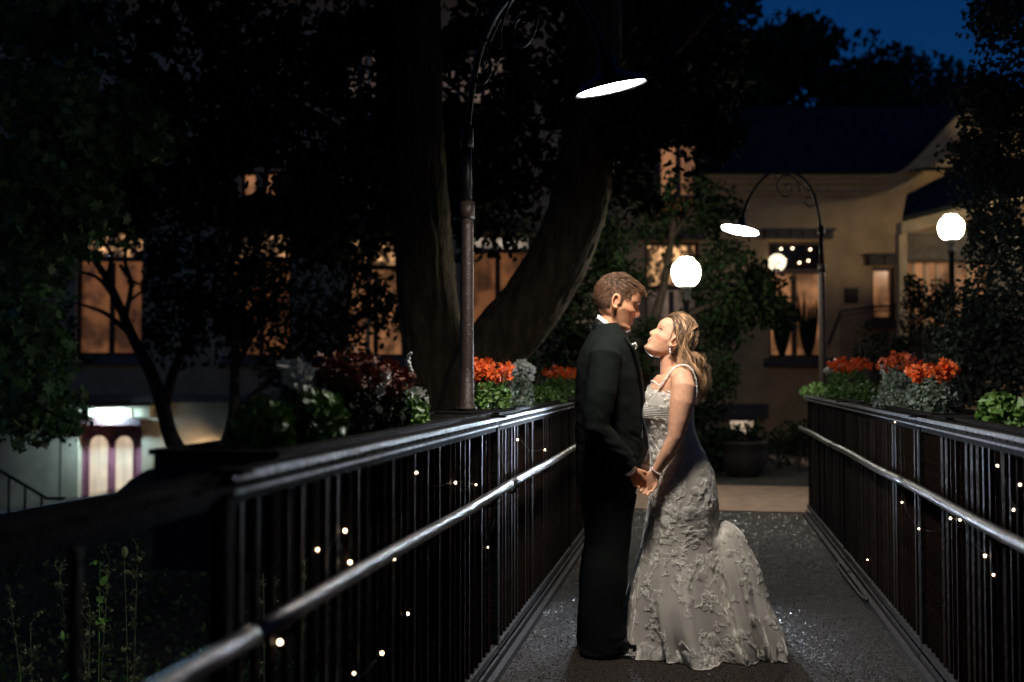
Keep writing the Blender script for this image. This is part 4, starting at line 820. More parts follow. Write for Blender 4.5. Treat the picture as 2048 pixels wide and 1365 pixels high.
class Head:
    def __init__(s, ear, scale, tilt, d, fem): s.e = np.array(ear); s.s = scale; s.t = tilt; s.d = d; s.fem = fem; s.g = head_grid(fem)
    def T(s, p):
        p = np.asarray(p, float); v = (p - [0, 0, .105]) * s.s; c, q = math.cos(s.t), math.sin(s.t)
        return np.stack([s.d * (v[..., 0] * c - v[..., 2] * q), v[..., 1], v[..., 0] * q + v[..., 2] * c], -1) + s.e
    def inv(s, P):
        v = np.asarray(P, float) - s.e; x = v[..., 0] * s.d; c, q = math.cos(s.t), math.sin(s.t)
        return np.stack([(x * c + v[..., 2] * q) / s.s, v[..., 1] / s.s, (-x * q + v[..., 2] * c) / s.s + .105], -1)
    def add(s, mb):
        g = s.T(s.g); n, k = g.shape[:2]; f = [(i * k + j, i * k + (j + 1) % k, (i + 1) * k + (j + 1) % k, (i + 1) * k + j) for i in range(n - 1) for j in range(k)]
        f += [tuple(range(k))[::-1], tuple((n - 1) * k + j for j in range(k))]
        if s.d < 0: f = [q[::-1] for q in f]
        mb.add(g.reshape(-1, 3), f)
        for sy in (-1, 1):      # ears
            w_ = .0665 * (.95 if s.fem else 1)
            a = np.linspace(-1.9, 3.4, 22); hx = -.006 - .017 * np.cos(a + .3) * -1; hz = .108 + .0285 * np.sin(a + .3)
            hel = np.stack([-.009 - .0145 * np.cos(a) - .004 * np.sin(a), sy * (w_ + .011 + .003 * np.cos(a)), .108 + .026 * np.sin(a)], 1)
            mb.tube(s.T(hel), .0043 * s.s, 8)
            mb.ball(s.T(np.array([.003, sy * (w_ + .005), .101])), (.004 * s.s, .005 * s.s, .006 * s.s), 8, 6)
            mb.ball(s.T(np.array([-.002, sy * (w_ + .005), .084])), .0075 * s.s, 8, 6); mb.ball(s.T(np.array([-.010, sy * (w_ - .002), .108])), (.014 * s.s, .006 * s.s, .022 * s.s), 10, 8)
def hand(mb, w0, knk, curl, palm, size=1.0, thumb=1, r0=.0085):
    # wrist w0, knuckle centre knk, palm = direction the palm faces; fingers curl toward it
    w0, knk = np.array(w0, float), np.array(knk, float); d = knk - w0; L = np.linalg.norm(d); d /= L; p = np.array(palm, float); p -= d * (p @ d); p /= np.linalg.norm(p); s_ = np.cross(d, p)
    mb.tube([w0 - d * .01, w0 + d * L * .35, w0 + d * L * .75, knk + d * .004], [.024 * size, .032 * size, .039 * size, .036 * size], 14, up=p, ry=[.019 * size, .017 * size, .015 * size, .012 * size]) if False else None
    for k in range(7):
        q = k / 6; off = (q - .5) * .060 * size; mb.tube([w0 + s_ * off * .55, w0 + d * L * .5 + s_ * off * .9, knk + s_ * off - d * .006 * abs(q - .5)], [.013 * size, .0135 * size, .0105 * size], 8)
    for k, (ln, o) in enumerate(((.070, -.030), (.080, -.010), (.075, .0105), (.058, .0295))):
        q = knk + s_ * o * size - d * .004; a = .15; pts = [q - d * .012, q]; dd = d.copy()
        for seg, cf in ((.48, .75), (.30, 1.15), (.24, .85)):
            a += curl * cf; v = d * math.cos(a) + p * math.sin(a); q = q + v * ln * seg * size; pts.append(q)
        mb.tube(spline(pts, 12), np.linspace(r0, r0 * .72, 12) * size, 8); mb.ball(pts[-1], r0 * .74 * size, 8, 6)
    b = w0 + d * L * .30 - s_ * .024 * size * thumb; v1 = d * .75 - s_ * .45 * thumb + p * .45; v1 /= np.linalg.norm(v1); v2 = d * .9 + p * .55; v2 /= np.linalg.norm(v2)
    t = [b, b + v1 * .032 * size, b + v1 * .032 * size + v2 * .028 * size, b + v1 * .032 * size + v2 * .028 * size + (d * .8 + p * .8) * .018 * size]; mb.tube(spline(t, 12), np.linspace(.0125, .0075, 12) * size, 8); mb.ball(t[-1], .0075 * size, 8, 6)
def wrinkle(o, amp, fn):
    me = o.data; n = len(me.vertices); co = np.empty(n * 3); no = np.empty(n * 3); me.vertices.foreach_get('co', co); me.vertex_normals.foreach_get('vector', no); co = co.reshape(-1, 3); no = no.reshape(-1, 3)
    a = np.array([fn(c) for c in co]); co += no * (a * amp)[:, None]; me.vertices.foreach_set('co', co.ravel()); me.update()
def N(x, y, z): return noise.noise(Vector((x, y, z)))
def hair_mat(name, a, b, rough):
    m = mat(name, a, rough, attr='Col', var=.25, vscale=60); return m
def strands_obj(paths, cols, r, name, m, par, n=3):
    mb = MB(); C_ = []
    rs = r if hasattr(r, '__len__') else [r] * len(paths)
    for P, c, q in zip(paths, cols, rs): strands(mb, [P], q, n); C_.append(np.tile(c, (len(P) * n, 1)))
    o = mb.build(name, m, par, smooth=True); C_ = np.concatenate(C_); a = o.data.color_attributes.new('Col', 'FLOAT_COLOR', 'POINT'); A = np.ones((len(C_), 4)); A[:, :3] = C_; a.data.foreach_set('color', A.ravel()); return o
def strands(mb, paths, r, n=3):
    for P in paths:
        k = len(P); rr = r * (1 - .75 * np.linspace(0, 1, k) ** 2); mb.tube(P, rr, n, cap=False)
# ---------------------------------------------------------------- groom
gm = thing('person', 'man in a black suit facing right, head bowed toward the bride, holding her hand', 'person', tuple(PORG), YAW)
hd = Head(Q(1234, 607), 1.19, -math.radians(17), 1, False)
mb = MB(); hd.add(mb)
mb.tube([Q(1238, 612), Q(1226, 640), Q(1214, 672), Q(1208, 700)], [.05, .060, .062, .07], 20, up=(0, 1, 0), ry=[.045, .058, .062, .075])
UP_ = (0, 1, 0)
mb.tube([Q(1215, 985), Q(1216, 900), Q(1218, 820), Q(1216, 750), Q(1212, 705), Q(1210, 685)], [.09, .10, .115, .12, .09, .06], 24, up=UP_, ry=[.13, .13, .15, .17, .16, .08])
for sy in (-1, 1):
    mb.tube([Q(1210, 710, sy * .12), Q(1206, 722, sy * .19), Q(1196, 785, sy * .215), Q(1190, 848, sy * .22), Q(1222, 893, sy * .19), Q(1254, 934, sy * .145)], [.05, .055, .05, .042, .038, .027], 14)
    hand(mb, Q(1252, 932, sy * .15), Q(1274, 962, sy * .125), .62, (.5, -sy * .75, .15), 1.12, thumb=sy * 1)
    mb.tube([Q(1215, 970, sy * .07), Q(1215, 1090, sy * .09), Q(1203, 1190, sy * .09), Q(1195, 1290, sy * .09)], [.075, .055, .05, .04], 14)
    mb.tube([Q(1185, 1292, sy * .09), Q(1270, 1297, sy * .10)], [.03, .025], 10)
body = remesh(mb, 'body', M['skin_m'], gm, .0042, 3, .5)
def male_col(co):
    h = hd.inv(co); x, y, z = h.T; c = np.tile([.60, .28, .155], (len(co), 1)).astype(float)
    top = z > .0
    ay = np.abs(y); lips = np.clip(1 - np.abs(z - .056) / .0085, 0, 1) * (ay < .024) * (x > .078) * (z > .02); c += lips[:, None] * (np.array([.42, .13, .10]) - c) * .8
    scalp = ((z > .188) & (x < .078)) | ((z > .130) & (x < .050) & (z < .3)) | ((x < -.022) & (z > .058 + .2 * (x + .10))) | ((z > .095) & (x < .022) & (x > .002)); scalp &= (ay > .0) & (z < .3) & (x > -.16) & ~((ay > .0725) & (z < .14) & (x > -.033) & (x < .02))
    c[scalp] = [.10, .052, .03]
    br = np.clip(1 - np.abs(z - (.136 - .18 * np.clip(ay - .03, 0, 1))) / .0042, 0, 1) * (ay > .008) * (ay < .052) * (x > .05); c += br[:, None] * (np.array([.09, .045, .025]) - c) * .9
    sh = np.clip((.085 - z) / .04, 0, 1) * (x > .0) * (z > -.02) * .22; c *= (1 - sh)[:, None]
    cheek = np.exp(-((z - .085) / .02) ** 2) * (x > .04); c += cheek[:, None] * np.array([.06, -.01, -.01])
    far = (z < -.15); return np.clip(c, .01, 1)
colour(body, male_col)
for sy in (-1, 1):
    mb = MB().ball(hd.T(np.array([.0625, sy * .031, .1165])), .0128 * hd.s, 14, 10); e = mb.build('eye', M['skin_m'], gm, smooth=True); colour(e, lambda co: np.tile([.50, .24, .13], (len(co), 1)))
    mb = MB(); 
    for k in range(9): a = (k - 4) * .22; p = np.array([.0745 - .002 * abs(k - 4), sy * (.031 + .012 * math.sin(a)), .1095]); mb.tube(hd.T([p, p + [.006, sy * .001, -.003]]), .0006, 4)
    mb.build('eyelashes', M['lash'], e)
# hair: scalp strands short at the sides, longer and swept forward on top
G = hd.g.reshape(-1, 3); x, y, z = G.T
sc_ = (((z > .188) & (x < .078)) | ((z > .130) & (x < .050)) | ((x < -.022) & (z > .058 + .2 * (x + .10))) | ((z > .095) & (x < .022) & (x > .002)))
R_ = G[sc_]; wgt = np.ones(len(R_)); nrm = R_ - [0, 0, .12]; nrm /= np.linalg.norm(nrm, axis=1)[:, None]
paths = []
area = np.hypot(R_[:, 0], R_[:, 1]) + .01; pr = area / area.sum()
for i in rng.choice(len(R_), 5200, p=pr):
    p = R_[i] + rng.normal(0, .0015, 3); n_ = nrm[i]; q = np.clip((p[2] - .165) / .03, 0, 1); front = np.clip((p[0] + .02) / .09, 0, 1)
    L = .0055 * random.uniform(.5, 1.3) * (1 - q) + (.017 + .018 * front) * random.uniform(.6, 1.25) * q
    t_ = np.array([.10 - (.45 if p[0] < 0 else 0), 0, -.9]) * (1 - q) + np.array([1.0, p[1] * 2.0, .12 - .25 * front]) * q; t_ = t_ - n_ * (t_ @ n_) * (1 - .4 * q); t_ /= np.linalg.norm(t_)
    up_ = .22 * (1 - q) + (.34 + .26 * front) * q; a = n_ * up_ + t_ * .75
    pts = [p + a * L * u * (1 if u < .5 else 1) + (t_ * .55 - n_ * .55) * L * u * u for u in np.linspace(0, 1, 6)]
    paths.append(hd.T(np.array(pts) + rng.normal(0, .0006, (1, 3))))
cols = [np.array([.16, .082, .044]) * random.choice((.25, .5, .8, 1.2, 1.9)) * (.55 if .172 < hd.inv(P[0])[2] and hd.inv(P[0])[0] < .03 else 1.0) for P in paths]; hair = strands_obj(paths, cols, [random.uniform(.0009, .0018) for _ in paths], 'hair', M['hair_m'], gm)
# jacket
mb = MB()
JT = [(985, 1159, 1272, .185), (960, 1156, 1277, .185), (920, 1154, 1283, .182), (880, 1153, 1286, .178), (840, 1152, 1286, .182), (800, 1151, 1285, .195), (760, 1152, 1281, .21), (725, 1156, 1274, .215), (700, 1163, 1269, .20), (680, 1172, 1262, .165), (662, 1182, 1250, .12), (648, 1190, 1240, .085)]
mb.tube([Q((a + b) / 2, py) for py, a, b, w_ in JT], [(b - a) / 2 / KQ for py, a, b, w_ in JT], 40, up=UP_, ry=[w_ for *_, w_ in JT])
for sy in (-1, 1):
    mb.tube([Q(1210, 696, sy * .13), Q(1206, 714, sy * .19), Q(1196, 785, sy * .222), Q(1186, 850, sy * .228), Q(1220, 893, sy * .20), Q(1250, 930, sy * .158)], [.062, .078, .070, .062, .055, .046], 22)
jk = remesh(mb, 'jacket', M['suit'], gm, .0055, 6, .5)
def wf(c):
    x, y, z = c; near = math.exp(-((z - .98 - .0) / .13) ** 2)
    return .9 * near * abs(N(x * 9, y * 9, z * 26 + x * 14)) + .5 * N(x * 6, y * 6, z * 9) + .35 * N(x * 16, y * 16, z * 22) - .5 * math.exp(-((x - (Q(1258, 800)[0])) / .006) ** 2) * (z < .95) * (y < 0)
wrinkle(jk, .010, wf)
# shoulder seam, collar, lapel, shirt collar
def band(path_fn, n, prof, name, m, par, closed=True):
    rows = [prof(path_fn(a), a) for a in np.linspace(0, 2 * pi, n, endpoint=not closed)]; k = len(rows[0]); v = [p for r in rows for p in r]; mb = MB(); f = []
    for i in range(n if closed else n - 1):
        for j in range(k): f.append((i * k + j, i * k + (j + 1) % k, ((i + 1) % n) * k + (j + 1) % k, ((i + 1) % n) * k + j))
    mb.add(v, f); return mb.build(name, m, par, smooth=True)
def cpath(b, f, w_, e=1.0):
    B_, F_ = Q(*b), Q(*f)
    def fn(a): u = (1 - math.cos(a)) / 2; c = B_ + (F_ - B_) * u; c[1] = w_ * math.sin(a) * (1 - .25 * u); return c
    return fn
def prof_collar(h, out, th):
    def p(c, a):
        u = (1 - math.cos(a)) / 2; o = np.array([-math.cos(a), math.sin(a), 0.0]); o /= np.linalg.norm(o); dn = np.array([0, 0, -1.0])
        return [c, c + o * th + dn * -.002, c + o * (out + th) + dn * h, c + o * (out) + dn * (h + .004)]
    return p
band(cpath((1199, 629), (1251, 679), .066), 40, prof_collar(.042, .012, .004), 'shirt_collar', M['shirt'], gm)
band(cpath((1196, 636), (1256, 694), .076), 40, prof_collar(.040, .030, .006), 'jacket_collar', M['suit_c'], gm)
for sy in (-1, 1):     # lapels run down the chest from the collar
    L_ = [Q(1246, 678, sy * .075), Q(1262, 700, sy * .085), Q(1276, 740, sy * .075), Q(1285, 790, sy * .045), Q(1289, 820, sy * .02)]; P = spline(L_, 14); mb = MB(); v = []
    for i, p in enumerate(P):
        u = i / 13; wd = .052 * (1 - u) ** .6 * (1.25 if .2 < u < .3 else 1) + .004; o = np.array([.25, sy * .9, .05]); o /= np.linalg.norm(o); v += [p + [.006, 0, 0], p + o * wd + [-.012 * (1 - u), 0, 0] + [.004, 0, 0], p + o * wd + [-.02, 0, 0], p + [-.014, 0, 0]]
    mb.add(v, [(i * 4 + j, i * 4 + (j + 1) % 4, (i + 1) * 4 + (j + 1) % 4, (i + 1) * 4 + j) for i in range(13) for j in range(4)]); mb.build('lapel', M['suit_c'], gm, smooth=True)
mb = MB(); c = Q(1267, 693, -.10)
for k in range(16): mb.ball(c + rng.normal(0, .008, 3) + [0, 0, -.0], random.uniform(.004, .007), 7, 5)
mb.tube([c, c + [.004, 0, -.04]], .003, 5); mb.build('boutonniere', M['petal_w'], gm, smooth=True)
mb = MB()
for sy in (-1, 1): mb = MB(); mb.tube([Q(1246, 926, sy * .162), Q(1256, 938, sy * .148)], [.036, .033], 16); mb.build('shirt_cuff', M['shirt'], gm, smooth=True)
# trousers
mb = MB(); mb.tube([Q(1217, 950), Q(1217, 985), Q(1217, 1015)], [.125, .133, .12], 30, up=UP_, ry=[.165, .17, .165])
TR = [(985, 1160, 1271), (1020, 1166, 1266), (1050, 1171, 1261), (1090, 1171, 1256), (1130, 1164, 1252), (1170, 1161, 1249), (1215, 1159, 1245), (1260, 1158, 1243), (1292, 1157, 1243), (1299, 1160, 1246)]
for sy in (-1, 1): mb.tube([Q((a + b) / 2, py, sy * (.085 + .01 * (py > 1100))) for py, a, b in TR], [(b - a) / 2 / KQ for py, a, b in TR], 30, up=UP_, ry=[.088, .085, .083, .082, .082, .082, .082, .083, .085, .08])
tr_ = remesh(mb, 'trousers', M['suit'], gm, .0058, 4, .5)
wrinkle(tr_, .010, lambda c: .6 * N(c[0] * 8, c[1] * 8, c[2] * 7) + .8 * max(0, 1 - c[2] / .22) * abs(N(c[0] * 7, c[1] * 7, c[2] * 24)) + .5 * math.exp(-((c[0] - Q(1212, 1000)[0]) / .007) ** 2) * (c[1] < 0))
for sy in (-1, 1):
    mb = MB(); y0 = sy * .095; g0 = Q(1300, 1303)[2]
    X = [1158, 1164, 1185, 1215, 1240, 1265, 1285, 1298, 1303]; rw = [.010, .028, .034, .034, .040, .046, .043, .028, .006]; rh = [.02, .036, .044, .046, .040, .032, .028, .020, .008]
    mb.tube([np.array([(a - 1300) / KQ, y0 + .02 * sy * (i / 8) ** 1.5, .012 + h]) for i, (a, h) in enumerate(zip(X, rh))], rh, 20, up=(0, 1, 0), ry=rw) if False else None
    v = []; n_ = 20
    for i, (a, wr, h) in enumerate(zip(X, rw, rh)):
        for j in range(n_):
            t_ = 2 * pi * j / n_; zz = max(.012, .012 + h * (1 + math.sin(t_)) ** 1.0 * .98); v.append(((a - 1300) / KQ, y0 + sy * .02 * (i / 8) ** 1.5 + wr * math.cos(t_), zz))
    mb.add(v, [(i * n_ + j, i * n_ + (j + 1) % n_, (i + 1) * n_ + (j + 1) % n_, (i + 1) * n_ + j) for i in range(8) for j in range(n_)] + [tuple(range(n_)), tuple(8 * n_ + j for j in range(n_))])
    sh = mb.build('shoe', M['shoe'], gm, smooth=True)
    mb = MB(); pts = [((a - 1300) / KQ, y0 + sy * .02 * (i / 8) ** 1.5 + wr * 1.05 + .002, .001) for i, (a, wr) in enumerate(zip(X, rw))] + [((a - 1300) / KQ, y0 + sy * .02 * (i / 8) ** 1.5 - wr * 1.05 - .002, .001) for i, (a, wr) in reversed(list(enumerate(zip(X, rw))))]; k = len(pts)
    mb.add(pts + [(a, b, .014) for a, b, c in pts], [tuple(range(k))[::-1], tuple(range(k, 2 * k))] + [(i, (i + 1) % k, k + (i + 1) % k, k + i) for i in range(k)]); mb.build('sole', M['black'], sh)
    mb = MB()
    for k in range(4): mb.tube([((1232 + k * 8 - 1300) / KQ, y0 - .014, .093 - k * .004), ((1236 + k * 8 - 1300) / KQ, y0, .100 - k * .005), ((1232 + k * 8 - 1300) / KQ, y0 + .014, .093 - k * .004)], .0018, 5)
    mb.build('laces', M['black'], sh)

# ---------------------------------------------------------------- bride
bd = thing('person', 'woman in a white lace mermaid wedding dress looking up at the man, long wavy hair', 'person', tuple(PORG), YAW)
hb = Head(Q(1344, 683), 1.04, math.radians(34), -1, True)
mb = MB(); hb.add(mb)
mb.tube([Q(1347, 690), Q(1342, 712), Q(1344, 735), Q(1348, 752)], [.045, .0475, .050, .06], 20, up=UP_, ry=[.042, .046, .050, .075])
BT = [(735, 1323, 1372, .055), (744, 1321, 1384, .10), (752, 1318, 1389, .135), (765, 1311, 1391, .150), (780, 1303, 1391, .145), (797, 1293, 1388, .132), (818, 1289, 1385, .130), (845, 1296, 1385, .114), (870, 1303, 1389, .108), (910, 1308, 1407, .122), (950, 1308, 1424, .145), (1000, 1304, 1432, .16), (1040, 1310, 1435, .15)]
mb.tube([Q((a + b) / 2, py) for py, a, b, w_ in BT], [(b - a) / 2 / KQ for py, a, b, w_ in BT], 36, up=UP_, ry=[w_ for *_, w_ in BT])
for sy in (-1, 1):
    w0 = -1 if sy < 0 else 1
    mb.tube([Q(1350, 750, sy * .085), Q(1357, 758, sy * .135), Q(1359, 775, sy * .165), Q(1354, 805, sy * .178), Q(1347, 840, sy * .188), Q(1340, 871, sy * .195), Q(1327, 900, sy * .18), Q(1305, 938, sy * .150)], [.045, .052, .058, .058, .048, .037, .036, .0235], 22)
    hand(mb, Q(1304, 940, sy * .150), Q(1287, 968, sy * .135), .60, (-.35, sy * .7, -.25), .92, thumb=-sy, r0=.0082)
    mb.tube([Q(1370, 1000, sy * .07), Q(1360, 1130, sy * .07), Q(1365, 1285, sy * .08)], [.085, .055, .035], 12); mb.tube([Q(1370, 1294, sy * .08), Q(1325, 1297, sy * .08)], [.026, .02], 10)
bbody = remesh(mb, 'body', M['skin_f'], bd, .0042, 3, .5)
def fem_col(co):
    h = hb.inv(co); x, y, z = h.T; c = np.tile([.68, .36, .225], (len(co), 1)).astype(float); ay = np.abs(y)
    lips = np.clip(1 - np.abs(z - .0565) / .0095, 0, 1) * (ay < .023) * (x > .078) * (z > .02); c += lips[:, None] * (np.array([.50, .12, .11]) - c) * .9
    mouth = np.clip(1 - np.abs(z - (.0565 + 8 * ay ** 2)) / .0018, 0, 1) * (ay < .025) * (x > .07); c *= (1 - .7 * mouth)[:, None]
    br = np.clip(1 - np.abs(z - (.1385 - .15 * np.clip(ay - .034, 0, 1))) / .0032, 0, 1) * (ay > .010) * (ay < .05) * (x > .045); c += br[:, None] * (np.array([.16, .08, .045]) - c) * .85
    scalp = ((z > .192) & (x < .072)) | ((z > .10) & (x < .030 + .3 * (z - .15)) & (x < .05)) | ((x < -.03) & (z > .03)); scalp &= ~((ay > .066) & (z < .14) & (x > -.033) & (x < .02)) & (z < .3) & (x > -.16); c[scalp] = [.17, .09, .045]
    cheek = np.exp(-((z - .088) / .018) ** 2 - ((ay - .045) / .02) ** 2) * (x > .02); c += cheek[:, None] * np.array([.06, -.03, -.02])
    return np.clip(c, .01, 1)
colour(bbody, fem_col)
for sy in (-1, 1):
    ec = np.array([.0605, sy * .030, .1175]); mb = MB().ball(hb.T(ec), .0130 * hb.s, 18, 12); e = mb.build('eye', M['eye'], bd, smooth=True)
    def ecol(co, ec=ec, sy=sy):
        h = hb.inv(co) - ec; c = np.tile([.62, .32, .17], (len(co), 1)).astype(float); wh = (np.abs(h[:, 2] + .0005) < .0048) & (h[:, 0] > .002); c[wh] = [.55, .5, .47]
        g = h / np.linalg.norm(h, axis=1)[:, None]; ir = (g @ np.array([.93, 0, .25])) > .90; c[ir & wh] = [.05, .035, .03]; return c
    colour(e, ecol); mb = MB(); a = np.linspace(-1.15, 1.15, 9)
    for z0, rr_ in ((.0055, .0016), (-.0052, .0008)): mb.tube(hb.T(np.stack([ec[0] + .0132 * np.cos(a) * .93, ec[1] + .0132 * np.sin(a), ec[2] + z0 * np.cos(a * .9)], 1)), rr_, 6)
    for q in a: p = np.array([ec[0] + .0125 * math.cos(q), ec[1] + .0132 * math.sin(q), ec[2] + .006]); mb.tube(hb.T([p, p + [.006 * math.cos(q), .006 * math.sin(q), .005]]), .0008, 4)
    mb.build('eyelashes', M['lash'], e)
mb = MB(); mb.ball(hb.T(np.array([.0895, 0, .0565])), (.0035, .013, .0035), 10, 6); mb.build('teeth', M['tooth'], bd, smooth=True)
# hair
Sk = np.array([.101, .0785, .111]); Sc = np.array([-.005, 0, .125])
def skp(u, k=1.0): u = np.array(u, float); u /= np.linalg.norm(u); return Sc + u * Sk * k
def hdir(p): v = np.asarray(p) - hb.T(np.array([0, 0, 0.0])); return v
paths = []; gat = hb.inv(Q(1393, 694)); 
cols = []; rads = []
def lock(W, cnt, spread0, spread1, col, wav, n=30):
    C0 = spline(W, n); T = np.gradient(C0, axis=0); T /= np.linalg.norm(T, axis=1)[:, None] + 1e-9
    u = np.linspace(0, 1, n); ph = random.uniform(0, 6.28); fr = random.uniform(1.6, 2.6)
    wave = np.stack([np.sin(ph + u * fr * 6.28), np.cos(ph * 1.3 + u * fr * 6.28), .3 * np.sin(ph + u * 9)], 1) * (wav * np.clip((u - .42) / .3, 0, 1))[:, None]
    for k in range(cnt):
        o = rng.normal(0, 1, 3); o2 = rng.normal(0, 1, 3); cut = random.uniform(.88, 1.0)
        P = C0 + wave + o[None] * (spread0 + (spread1 - spread0) * u ** 1.5)[:, None] + o2[None] * (.0025 * np.sin(u * 9 + k))[:, None]
        paths.append(P[:int(n * cut)]); cols.append(np.array(col) * random.uniform(.75, 1.3)); rads.append(random.uniform(.0008, .0015))
BASE = np.array([.46, .28, .155])
for i in range(120):      # upper hair drawn back over the head into the tail
    sy = -1 if random.random() < .62 else 1; a = math.radians(random.uniform(40, 120)); u0 = np.array([math.cos(a), sy * random.uniform(.02, .12), math.sin(a)]); k0 = random.uniform(1.03, 1.12); lane = (i % 12) / 11
    um = np.array([-.10 - .5 * (1 - lane), sy * (.25 + .75 * lane), .80 - .80 * lane]); ug = np.array([-.85, sy * random.uniform(.05, .75), -.20 - .45 * lane])
    pts = [skp(u0, 1.01)] + [skp(u0 * (1 - q) + um * q, k0 * (1 + .02 * math.sin(q * pi))) for q in (.33, .66, 1)] + [skp(um * (1 - q) + ug * q, k0 * (1.02 - .03 * q)) for q in (.5, 1)]
    W = [hb.T(p) for p in pts]; o = rng.normal(0, 1, 3) * [.016, .022, .006]; L = random.uniform(.3, 1.0)
    tail = [Q(1393, 712, sy * .02), Q(1399, 735, 0), Q(1405, 757, 0), Q(1404, 778, 0), Q(1397, 797, 0), Q(1390, 812, 0)]; m = max(2, int(round(6 * L)))
    for j, q in enumerate(tail[:m]): W.append(q + o * (.85 + .14 * j))
    lock(W, 17, .0028, .0045, BASE * random.choice((.22, .45, .8, 1.2, 1.9)), random.uniform(.007, .016), 34)
for i in range(84):       # loose curls behind the ear
    sy = -1 if i % 4 else 1; a = math.radians(random.uniform(45, 105)); u0 = np.array([math.cos(a), sy * random.uniform(.02, .1), math.sin(a)]); k0 = random.uniform(1.06, 1.13)
    um = np.array([-.12 - random.uniform(0, .45), sy * 1.0, .22 + random.uniform(0, .25)]); W = [hb.T(skp(u0))] + [hb.T(skp(u0 * (1 - q) + um * q, k0)) for q in (.35, .7, 1)]
    o = rng.normal(0, 1, 3) * [.014, .010, .006]; s2 = random.uniform(.0, 1)
    tl = [Q(1364, 694, sy * .078), Q(1361 + 14 * s2, 712, sy * .078), Q(1357 + 24 * s2, 730, sy * .09), Q(1358 + 30 * s2, 747, sy * .11), Q(1374 + 22 * s2, 765, sy * .09), Q(1388 + 14 * s2, 785, sy * .05)]; m = random.choice((3, 4, 4, 5, 6))
    for j, q in enumerate(tl[:m]): W.append(q + o * (.5 + .15 * j))
    lock(W, 15, .0025, .0040, BASE * random.choice((.25, .5, .9, 1.4, 2.0)), random.uniform(.005, .013), 30)
for i in range(70):
    p = Q(1404 + random.uniform(-10, 6), random.uniform(725, 805), random.uniform(-.03, .03)); paths.append(spline([p, p + [.012, 0, .0], p + [random.uniform(.01, .035), 0, random.uniform(-.03, .02)]], 8)); cols.append(BASE * 1.4); rads.append(.0004)
for i in range(26):
    a = math.radians(random.uniform(40, 150)); p = hb.T(skp((math.cos(a), random.uniform(-.3, .3), math.sin(a)), 1.08)); q = hb.T(skp((math.cos(a + .35), random.uniform(-.3, .3), math.sin(a + .35)), random.uniform(1.12, 1.2))); r_ = hb.T(skp((math.cos(a + .7), 0, math.sin(a + .7)), 1.09)); paths.append(spline([p, q, r_], 10)); cols.append(BASE * 1.4); rads.append(.0004)
bh = strands_obj(paths, cols, rads, 'hair', M['hair_f'], bd)
v = []; k = 40; mbb = MB(); mbb.ball((0, 0, 0), 1, 48, 32); V = np.concatenate(mbb.v); P = Sc + V * Sk * 1.015; keepv = (P[:, 0] < .035 + .9 * np.clip(P[:, 2] - .155, -.06, .05)) & (P[:, 2] > .055 - .5 * np.clip(P[:, 0] + .05, -.05, 1) * 0)
keepv &= ~((P[:, 0] > -.02) & (P[:, 2] < .135)); f = [q for q in mbb.f if all(keepv[list(q)])]; MB().add(hb.T(P), f).build('scalp_layer', M['hair_in'], bh, smooth=True)
# dress: rings traced from its side outline
DT = np.array([(762, 1309, 1386, .138), (775, 1300, 1389, .146), (790, 1290, 1390, .148), (818, 1284, 1389, .146), (832, 1287, 1388, .136), (848, 1292, 1389, .124), (870, 1298, 1394, .118), (890, 1301, 1402, .122), (910, 1303, 1412, .132), (935, 1303, 1424, .148), (960, 1302, 1431, .162), (1000, 1299, 1437, .168), (1045, 1292, 1439, .160), (1075, 1286, 1444, .160), (1100, 1279, 1450, .168), (1140, 1267, 1464, .192), (1200, 1249, 1492, .238), (1250, 1242, 1520, .272), (1290, 1241, 1543, .30), (1308, 1240, 1556, .315)])
NT, NZ = 220, 190
py_ = np.linspace(762, 1308, NZ); th = np.arange(NT) * 2 * pi / NT
def dress_grid(DT, fold=1.0, seed=0, yc=0.0, top=None):
    l, r, wy = (np.interp(py_, DT[:, 0], DT[:, i]) for i in (1, 2, 3)); ker = np.ones(9) / 9
    l, r, wy = (np.convolve(np.pad(a, 4, mode='edge'), ker, 'valid') for a in (l, r, wy))
    Pg = np.zeros((NZ, NT, 3)); fall = 1.45 * np.clip((py_ - 1050) / 258, 0, 1) ** 1.05
    zz = np.array([Q(1300, p)[2] for p in py_])
    for i in range(NZ):
        cx = ((l[i] + r[i]) / 2 - 1300) / KQ; rx_ = (r[i] - l[i]) / 2 / KQ; A = fall[i] * fold
        ph = i * .006; u = py_[i] / 300
        rdg = lambda q: 1 - 2 * np.abs(np.sin(q / 2)) ** .8
        F_ = .085 * rdg(5 * th + 1.0 + ph + seed) + .035 * rdg(8 * th + 3.2 - 1.5 * ph + seed) + .045 * rdg(12 * th + 2.6 - 2 * ph + seed * 2) + .022 * np.sin(19 * th + .5 + 3 * ph) + .010 * np.sin(31 * th + 4 * ph)
        nz_ = np.array([N(math.cos(a) * 2.2 + seed, math.sin(a) * 2.2, u * 2.4) for a in th])
        rad = 1 + A * (F_ + .10 * nz_) + .010 * nz_ * (py_[i] > 950)
        if py_[i] > 1270: rad = rad * (1 + .02 * (py_[i] - 1270) / 38 * np.sin(34 * th + seed))
        Pg[i, :, 0] = cx + rx_ * np.cos(th) * rad; Pg[i, :, 1] = yc + wy[i] * np.sin(th) * rad
        Pg[i, :, 2] = zz[i] + (top(th) * max(0, 1 - (py_[i] - 762) / 60) if top is not None else 0) + .005 * (fall[i] ** 3) * np.sin(13 * th + seed)
    Pg[:, :, 2] = np.maximum(Pg[:, :, 2], .006); return Pg
